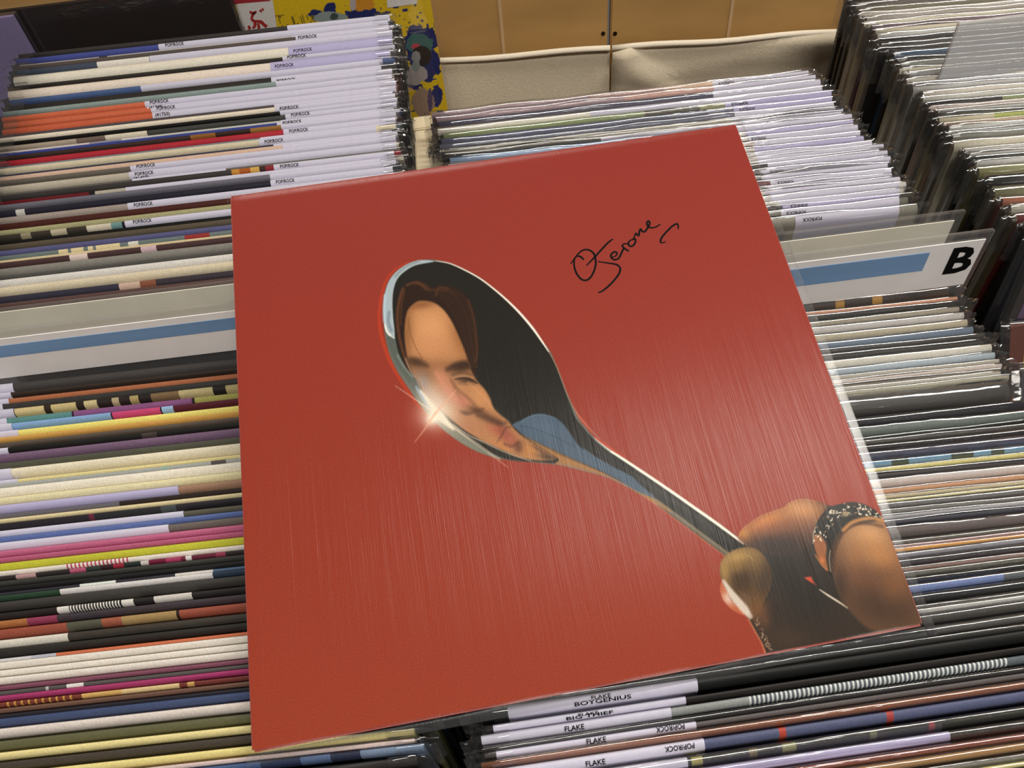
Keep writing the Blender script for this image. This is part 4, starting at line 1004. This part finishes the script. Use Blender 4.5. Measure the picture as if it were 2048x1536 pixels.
fb(640, 1170, 120, 50, 38, (160, 100, 70), 0.6)
fb(400, 1000, 70, 130, -40, (196, 178, 168), 0.75); fb(350, 900, 36, 60, -30, (140, 130, 128), 0.7)
line(Z1([(505, 812), (560, 786), (620, 774), (672, 790)]), (5, 9, 10, 7), (44, 30, 24), 0.75, 5.0, clip=fm)
line(Z1([(262, 748), (310, 756), (372, 790)]), (6, 9, 5), (54, 38, 28), 0.65, 5.0, clip=fm)
line(Z1([(540, 850), (600, 836), (670, 850)]), 5, (84, 58, 42), 0.7, 3.0, clip=fm)
line(Z1([(556, 878), (600, 870), (650, 876), (700, 905)]), (1.5, 3, 4, 2), (34, 24, 22), 0.9, 1.4, clip=fm)
line(Z1([(575, 905), (630, 912), (680, 915)]), 2.0, (120, 82, 60), 0.7, 1.6, clip=fm)
line(Z1([(430, 830), (470, 900), (520, 960), (560, 1010)]), 5, (198, 130, 100), 0.55, 3.5, clip=fm)
line(Z1([(530, 880), (570, 940), (630, 990), (680, 1040), (700, 1075)]), (3, 5, 6, 5, 4), (112, 70, 48), 0.6, 3.0, clip=fm)
line(Z1([(590, 1085), (630, 1105), (680, 1090), (740, 1070)]), (2, 4, 5, 2), (78, 48, 36), 0.7, 3.2, clip=fm)
line(Z1([(700, 1110), (770, 1130), (850, 1165), (890, 1160)]), (4, 10, 9, 3), (78, 50, 36), 0.7, 4.0, clip=fm)
line(Z1([(880, 1300), (930, 1315), (970, 1290)]), 5, (96, 50, 38), 0.7, 2.5, clip=fm)
line(Z1([(640, 900), (700, 950), (760, 1010), (800, 1065)]), 4, (200, 144, 98), 0.5, 3.0, clip=fm)
line(Z1([(250, 480), (265, 580), (300, 670), (345, 745)]), 1.0, (96, 60, 38), 0.8, 0.8, clip=fm)
line(Z1([(232, 740), (262, 815), (305, 880), (330, 940), (370, 1000)]), 1.6, (206, 180, 160), 0.7, 1.0)
# denim collar and the skin-coloured strip under it
den = Z1([(930, 1175), (990, 1143), (1060, 1110), (1120, 1103), (1190, 1120), (1250, 1158), (1290, 1205), (1325, 1255), (1355, 1300), (1400, 1340)]) + Z4([(550, 330), (650, 400), (800, 488), (950, 565), (1040, 650), (1150, 745), (1000, 692), (850, 602), (700, 524), (560, 462), (420, 402), (250, 322), (100, 252)]) + Z1([(1000, 1240), (955, 1200)])
tan = Z4([(20, 215), (250, 325), (420, 405), (560, 465), (700, 528), (850, 606), (1000, 695), (1150, 760), (1300, 860), (1240, 855), (1060, 742), (940, 668), (820, 608), (700, 558), (560, 522), (420, 486), (300, 458), (330, 420), (200, 330), (60, 240)])
fill(tan, (150, 106, 62), 1.2)
line(Z4([(130, 270), (300, 360), (480, 440), (700, 530), (900, 630)]), 1.2, (60, 46, 34), 0.8, 0.8)
line(Z4([(330, 455), (560, 515), (760, 575), (940, 665)]), 2.0, (120, 108, 104), 0.7, 1)
fill(den, (70, 86, 102), 1.3)
dm = mask(den, 1.2)
cx, cy = z1(1120, 1180); blob(cx, cy, 40, 20, 20, (82, 100, 118), 0.6, dm)
line(Z1([(985, 1180), (1080, 1205), (1180, 1240), (1270, 1285), (1340, 1320)]), 1.2, (44, 56, 72), 0.8, 0.7)
line(Z4([(0, 120), (80, 60), (200, 42), (320, 75)]), 1.2, (100, 122, 138), 0.6, 1)
# long stripes on the handle
line(Z4([(1100, 735), (1300, 868), (1500, 1018), (1700, 1165), (1780, 1228)]), (2, 4, 4, 4), (120, 104, 80), 0.9, 1.0)
line(Z4([(1180, 815), (1400, 975), (1600, 1125), (1750, 1235)]), (2.5, 4, 4.5, 4), (92, 70, 48), 0.9, 1.0)
line(Z4([(1060, 742), (1300, 915), (1540, 1094), (1740, 1244)]), 1.6, (196, 80, 50), 0.8, 0.8)
line(Z4([(900, 500), (1200, 700), (1500, 905), (1800, 1120)]), 8, (52, 50, 45), 0.5, 3)
# bottom-left silver and the flare
fill(Z1([(310, 930), (345, 985), (400, 1048), (470, 1108), (545, 1175), (640, 1244), (730, 1290), (800, 1330), (880, 1385), (830, 1392), (720, 1356), (620, 1306), (520, 1238), (440, 1168), (370, 1096), (310, 1010)]), (112, 114, 100), 1.6)
fill(Z1([(590, 1215), (700, 1275), (830, 1335), (960, 1395), (1050, 1415), (920, 1405), (820, 1375), (720, 1320)]), (36, 33, 28), 2.0)
line(Z1([(520, 1165), (600, 1225), (700, 1295), (790, 1360), (850, 1400)]), 1.8, (176, 164, 146), 0.9, 1.0)
line(Z1([(540, 1170), (640, 1240), (740, 1285), (840, 1335), (940, 1375), (1050, 1410)]), 1.4, (206, 190, 170), 0.8, 0.8)
line(Z1([(330, 955), (390, 1035), (460, 1120), (545, 1205)]), (5, 12, 16, 3), (226, 222, 196), 1, 2.4)
line(Z1([(300, 925), (335, 985), (380, 1060), (440, 1140)]), (3, 6, 6, 2), (150, 172, 200), 0.8, 2.0)
cx, cy = z1(430, 1105); blob(cx, cy, 34, 30, 0, (250, 240, 220), 0.75); blob(cx, cy, 70, 60, 40, (214, 190, 172), 0.35, spoon); blob(cx - 6, cy + 8, 14, 10, -50, (246, 240, 214), 0.9)
line(Z1([(165, 920), (300, 1012), (430, 1105), (560, 1205), (740, 1335), (905, 1455)]), (0.4, 1.4, 3, 2, 1.2, 0.4), (240, 220, 196), 0.75, 0.9)
line(Z1([(290, 1290), (360, 1200), (420, 1110), (490, 1030), (565, 945)]), (0.6, 3.2, 6, 3, 0.6), (226, 170, 140), 0.6, 1.8)
# ---- the printed hand
hand = Z2([(415, 490), (450, 420), (520, 365), (600, 312), (700, 270), (800, 238), (850, 195), (920, 170), (1000, 166), (1080, 184), (1160, 215), (1250, 225), (1400, 230), (1560, 270), (1680, 330), (1800, 620), (1900, 900), (2060, 1260), (2060, 1560), (660, 1560), (655, 1505), (640, 1450), (600, 1370), (560, 1300), (510, 1215), (490, 1170), (600, 900), (600, 700), (520, 580)])
fill(hand, (52, 42, 35), 1.4, smooth=False)
hm = mask(hand, 1.2, False)
def hb(x, y, rx, ry, ang, c, al, clip=None, pw=1.0):
    cx, cy = z2(x, y); blob(cx, cy, rx * 0.2344, ry * 0.2344, ang, c, al, hm if clip is None else clip, pw)
index = Z2([(415, 490), (450, 420), (520, 365), (600, 312), (700, 270), (800, 238), (850, 195), (920, 170), (1000, 166), (1080, 184), (1160, 215), (1130, 300), (1080, 400), (1060, 480), (1000, 560), (850, 620), (700, 620), (560, 600), (480, 560)])
im = mask(index, 3.0)
fill(index, (96, 62, 44), 5.0)
hb(640, 360, 260, 90, -24, (196, 120, 62), 0.95, im); hb(950, 250, 200, 110, 8, (186, 128, 78), 0.95, im); hb(460, 460, 50, 60, -40, (206, 140, 64), 0.9, im)
hb(720, 420, 240, 70, -12, (140, 84, 56), 0.7, im); hb(760, 560, 300, 90, 0, (52, 40, 36), 0.95, im); hb(800, 270, 20, 50, 30, (160, 104, 66), 0.6, im)
line(Z2([(415, 485), (450, 420), (520, 365), (600, 312), (700, 272), (800, 240), (850, 197), (920, 172), (1000, 168), (1080, 186)]), 2.2, (204, 120, 72), 0.7, 1.2)
hb(820, 760, 300, 220, 0, (42, 38, 34), 0.9); hb(1050, 1000, 260, 260, 0, (40, 37, 33), 0.8)
# the finger at the right that wears the ring
fin = Z2([(1660, 330), (1560, 360), (1460, 372), (1370, 400), (1300, 460), (1250, 540), (1222, 640), (1220, 760), (1240, 860), (1280, 980), (1350, 1100), (1600, 1300), (2040, 1300), (2040, 1200), (1900, 900), (1800, 620), (1720, 440)])
fim = mask(fin, 3.0); fill(fin, (96, 68, 48), 4.0)
hb(1520, 470, 230, 150, 10, (196, 146, 98), 1.0, fim); hb(1620, 640, 220, 140, 20, (176, 120, 72), 0.85, fim); hb(1400, 640, 110, 180, 10, (150, 104, 66), 0.7, fim)
hb(1500, 860, 260, 120, 15, (110, 72, 50), 0.8, fim); hb(1650, 1080, 320, 180, 15, (66, 48, 36), 0.95, fim); hb(1760, 880, 120, 160, 20, (128, 84, 52), 0.6, fim); hb(1280, 900, 70, 160, 0, (60, 44, 36), 0.8, fim)
line(Z2([(1640, 400), (1560, 378), (1450, 372), (1370, 395), (1300, 450), (1250, 540), (1225, 640), (1222, 780)]), (3, 4, 5, 7, 9, 9, 7, 4), (70, 46, 32), 0.8, 3)
line(Z2([(1650, 345), (1560, 325), (1470, 335), (1380, 365), (1310, 425)]), 7, (184, 128, 72), 0.9, 2.2)
# ring
ring = Z2([(1050, 520), (1055, 450), (1085, 360), (1130, 290), (1200, 232), (1300, 200), (1400, 188), (1500, 212), (1580, 258), (1650, 328), (1590, 318), (1500, 306), (1400, 328), (1310, 388), (1250, 470), (1205, 560), (1192, 660), (1202, 780), (1215, 830), (1150, 755), (1090, 665), (1058, 580)])
fill(ring, (34, 31, 27), 1.0); rm = mask(ring, 1.0)
fill(Z2([(1062, 470), (1120, 480), (1165, 560), (1160, 660), (1180, 780), (1120, 715), (1075, 620), (1056, 540)]), (140, 86, 50), 2.0, clip=rm)
rr = np.random.RandomState(5)
for k in range(130):
    s = rr.rand(); a = math.pi * (1.02 + 0.80 * s); cxr, cyr = 1420, 545
    rad = 1.0 - 0.30 * rr.rand()
    x = cxr + 370 * rad * math.cos(a); y = cyr + 365 * rad * math.sin(a)
    if rr.rand() < 0.35 and s < 0.3: continue
    hb(x, y, rr.uniform(6, 16), rr.uniform(3, 7), math.degrees(a) + rr.uniform(40, 130), (226, 214, 190) if rr.rand() < 0.8 else (150, 120, 90), 0.95, rm, 2.0)
hb(1325, 290, 34, 22, 0, (150, 128, 96), 0.9, rm, 2.0)
line(Z2([(1050, 540), (1056, 450), (1075, 400)]), 1.6, (206, 190, 170), 0.8, 0.9)
line(Z2([(1196, 600), (1188, 680), (1200, 780)]), 1.6, (190, 170, 140), 0.8, 0.9)
line(Z2([(1070, 640), (1120, 720), (1165, 765)]), 2.2, (196, 130, 80), 0.8, 1.2)
hb(1125, 690, 26, 34, 0, (190, 110, 60), 0.9, rm)
# thumb, with the knuckle of another finger behind it
fill(Z2([(275, 870), (255, 925), (275, 1010), (320, 1070), (380, 1120), (460, 1152), (480, 1120), (400, 1040), (330, 950)]), (176, 92, 60), 1.2)
hb(330, 1010, 60, 50, 40, (214, 190, 176), 0.85, mask(Z2([(275, 870), (255, 925), (275, 1010), (320, 1070), (380, 1120), (460, 1152), (480, 1120), (400, 1040), (330, 950)]), 1.2))
for k in range(6): line(Z2([(330 + 12 * k, 985 + 10 * k), (352 + 10 * k, 1030 + 10 * k)]), 1.0, (120, 80, 66), 0.7, 0.8)
thumb = Z2([(490, 574), (400, 588), (330, 620), (280, 670), (256, 730), (257, 800), (280, 870), (310, 930), (370, 1010), (430, 1080), (480, 1150), (520, 1190), (570, 1150), (640, 1020), (690, 900), (690, 780), (640, 660), (570, 595)])
tm = mask(thumb, 1.4); fill(thumb, (92, 68, 42), 1.4)
hb(420, 660, 150, 80, -10, (176, 140, 78), 0.95, tm); hb(300, 780, 50, 130, -10, (166, 130, 76), 0.9, tm); hb(560, 700, 80, 120, -20, (126, 96, 54), 0.8, tm)
hb(450, 850, 110, 130, 10, (62, 44, 28), 0.95, tm); hb(400, 740, 80, 50, 0, (140, 104, 56), 0.6, tm); hb(640, 860, 80, 180, 10, (58, 46, 36), 0.85, tm); hb(560, 1060, 70, 100, 0, (104, 70, 42), 0.7, tm)
line(Z2([(285, 860), (340, 945), (400, 1025), (460, 1095), (515, 1165)]), (5, 11, 15, 16, 9), (206, 192, 178), 0.95, 2.5)
for k in range(5): line(Z2([(420 + 22 * k, 940 + 12 * k), (470 + 16 * k, 1070 + 14 * k)]), 1.0, (150, 120, 110), 0.5, 0.8)
line(Z2([(480, 640), (520, 660), (545, 690)]), 1.2, (190, 160, 100), 0.6, 0.9)
# wrist edge: pale wrinkles on dark skin
for k in range(110):
    s = rr.rand(); px_ = np.interp(s, (0, .3, .6, 1), (530, 580, 630, 670)) + rr.uniform(0, 50); py_ = np.interp(s, (0, .3, .6, 1), (1170, 1280, 1390, 1500))
    hb(px_, py_, rr.uniform(4, 10), rr.uniform(3, 6), rr.uniform(0, 180), (206, 170, 146) if rr.rand() < 0.6 else (90, 56, 40), 0.75, None, 2.0)
line(Z2([(500, 1190), (560, 1300), (610, 1390), (650, 1500)]), 3, (196, 120, 84), 0.8, 1.4)
hb(600, 1120, 60, 90, 20, (112, 74, 46), 0.8); hb(820, 1350, 180, 90, 0, (66, 50, 36), 0.7); hb(640, 1200, 50, 70, 0, (96, 64, 42), 0.7)
line(Z2([(540, 1030), (570, 1000), (590, 960)]), 1.2, (120, 86, 56), 0.6, 0.9)
fill(Z2([(972, 832), (1032, 824), (1060, 880), (1085, 900), (1030, 872)]), (186, 74, 50), 1.0, smooth=False)
line(Z2([(1105, 935), (1180, 985), (1260, 1035), (1345, 1092)]), (1.4, 3.2, 3.2, 1.0), (222, 206, 186), 0.95, 0.9)
# soft printed colour written to the grid
me = point_grid('printed_artwork', np.stack([GX, GY, np.zeros_like(GX)], -1), IMG)
art = link('printed_artwork', me, jk, M['art']); art['label'] = 'printed picture of a hand holding a spoon that mirrors a face'

# signature in felt pen
def Z3(p): return [(1100 + x * 0.14648, 420 + y * 0.14648) for x, y in p]
sig_strokes = [
 [(282, 735), (330, 670), (385, 600), (440, 555), (500, 541), (560, 560), (605, 610), (624, 690), (620, 770), (590, 860), (540, 935), (480, 962), (420, 940), (365, 870), (335, 790), (328, 720), (340, 660), (375, 628)],
 [(375, 628), (420, 640), (462, 682)], [(497, 760), (600, 655), (700, 545), (790, 450), (860, 395)],
 [(655, 704), (740, 718), (860, 735), (920, 752), (955, 790), (955, 840), (920, 905), (850, 990), (770, 1065), (700, 1115), (655, 1128)],
 [(850, 645), (900, 625), (915, 590), (890, 572), (850, 590), (832, 625), (845, 660), (890, 680), (940, 655), (980, 580), (1005, 520), (988, 490), (1010, 465), (1070, 460)],
 [(1010, 515), (1045, 545), (1078, 562)], [(1150, 400), (1090, 420), (1070, 470), (1105, 498), (1150, 470), (1168, 420), (1155, 392), (1120, 410)],
 [(1125, 410), (1150, 370), (1172, 318), (1190, 340), (1212, 348), (1222, 290), (1240, 262), (1262, 295), (1300, 290), (1345, 225), (1362, 180), (1342, 150), (1322, 180), (1340, 225), (1390, 245), (1450, 230), (1505, 195)],
 [(1580, 436), (1530, 448), (1508, 430), (1530, 370), (1590, 300), (1660, 230), (1725, 190), (1748, 210), (1750, 262)]]
sv = []; sf = []
for stn in sig_strokes:
    p = np.array([album_px(*q) for q in spl(Z3(stn), 6)]); n = len(p); b0 = len(sv)
    for i in range(n):
        d = p[min(n - 1, i + 1)] - p[max(0, i - 1)]; d /= np.linalg.norm(d) + 1e-12; nr = np.array([-d[1], d[0]])
        wdt = 0.00112 * (0.55 + 0.45 * min(1, 4 * i / n, 4 * (n - 1 - i) / n + 0.2))
        for sgn in (1, -1): q = p[i] + sgn * nr * wdt / 2; sv.append((q[0], q[1], 0.00016))
    sf += [(b0 + 2 * i, b0 + 2 * i + 1, b0 + 2 * i + 3, b0 + 2 * i + 2) for i in range(n - 1)]
sg = link('signature', mesh('signature', sv, sf), jk, M['ink']); sg['label'] = 'handwritten signature in black felt pen'

# clear outer sleeve: taut over the cover, with a ridge along the right border
ML, MR, MB, MT = 0.0022, 0.0050, 0.0050, 0.0022
sxs = np.concatenate([np.linspace(-AW / 2 - ML, AW / 2 - 0.02, 60), np.linspace(AW / 2 - 0.02, AW / 2 + MR, 26)[1:]])
sys_ = np.concatenate([np.linspace(-AH / 2 - MB, -AH / 2 + 0.012, 16), np.linspace(-AH / 2 + 0.012, AH / 2 + MT, 60)[1:]])
V = []; Fc = []
for x in sxs:
    for y in sys_:
        z = 0.0007 + 0.00022 * math.sin(x * 23 + 1.0) * math.sin(y * 17 + 0.4)
        e = AW / 2 + MR - x; f = y + AH / 2 + MB
        rx_ = AW / 2 - x
        z += 0.0004 * math.exp(-((rx_ - 0.0045 - 0.0016 * math.sin(y * 40)) / 0.0028) ** 2) * (0.55 + 0.45 * math.sin(y * 14 + 1.2))
        if e < 0.005: z -= 0.0022 * (1 - e / 0.005) ** 2
        if f < 0.005: z -= 0.0020 * (1 - f / 0.005) ** 2 - 0.0004 * math.sin(x * 60)
        if x + AW / 2 + ML < 0.0022: z -= 0.0016 * (1 - (x + AW / 2 + ML) / 0.0022) ** 2
        if AH / 2 + MT - y < 0.0022: z -= 0.0016 * (1 - (AH / 2 + MT - y) / 0.0022) ** 2
        V.append((x, y, z))
ny_ = len(sys_)
for i in range(len(sxs) - 1):
    for j in range(ny_ - 1):
        a = i * ny_ + j; Fc.append((a, a + ny_, a + ny_ + 1, a + 1))
sl = link('clear_sleeve', mesh('clear_sleeve', V, Fc, smooth=True), root, M['film_flat']); sl['label'] = 'scratched clear plastic outer sleeve'
# welded border strips of the sleeve
def strip(name, x0, x1, y0, y1, z0=-0.0019, z1=-0.0011):
    return link(name, box_mesh(name, x0, x1, y0, y1, z0, z1), sl, M['film_edge'])
strip('welded_border', AW / 2 + 0.0006, AW / 2 + MR, -AH / 2 - MB, AH / 2 + MT)
strip('welded_border', -AW / 2 - ML, AW / 2 + MR, -AH / 2 - MB, -AH / 2 - 0.0006)
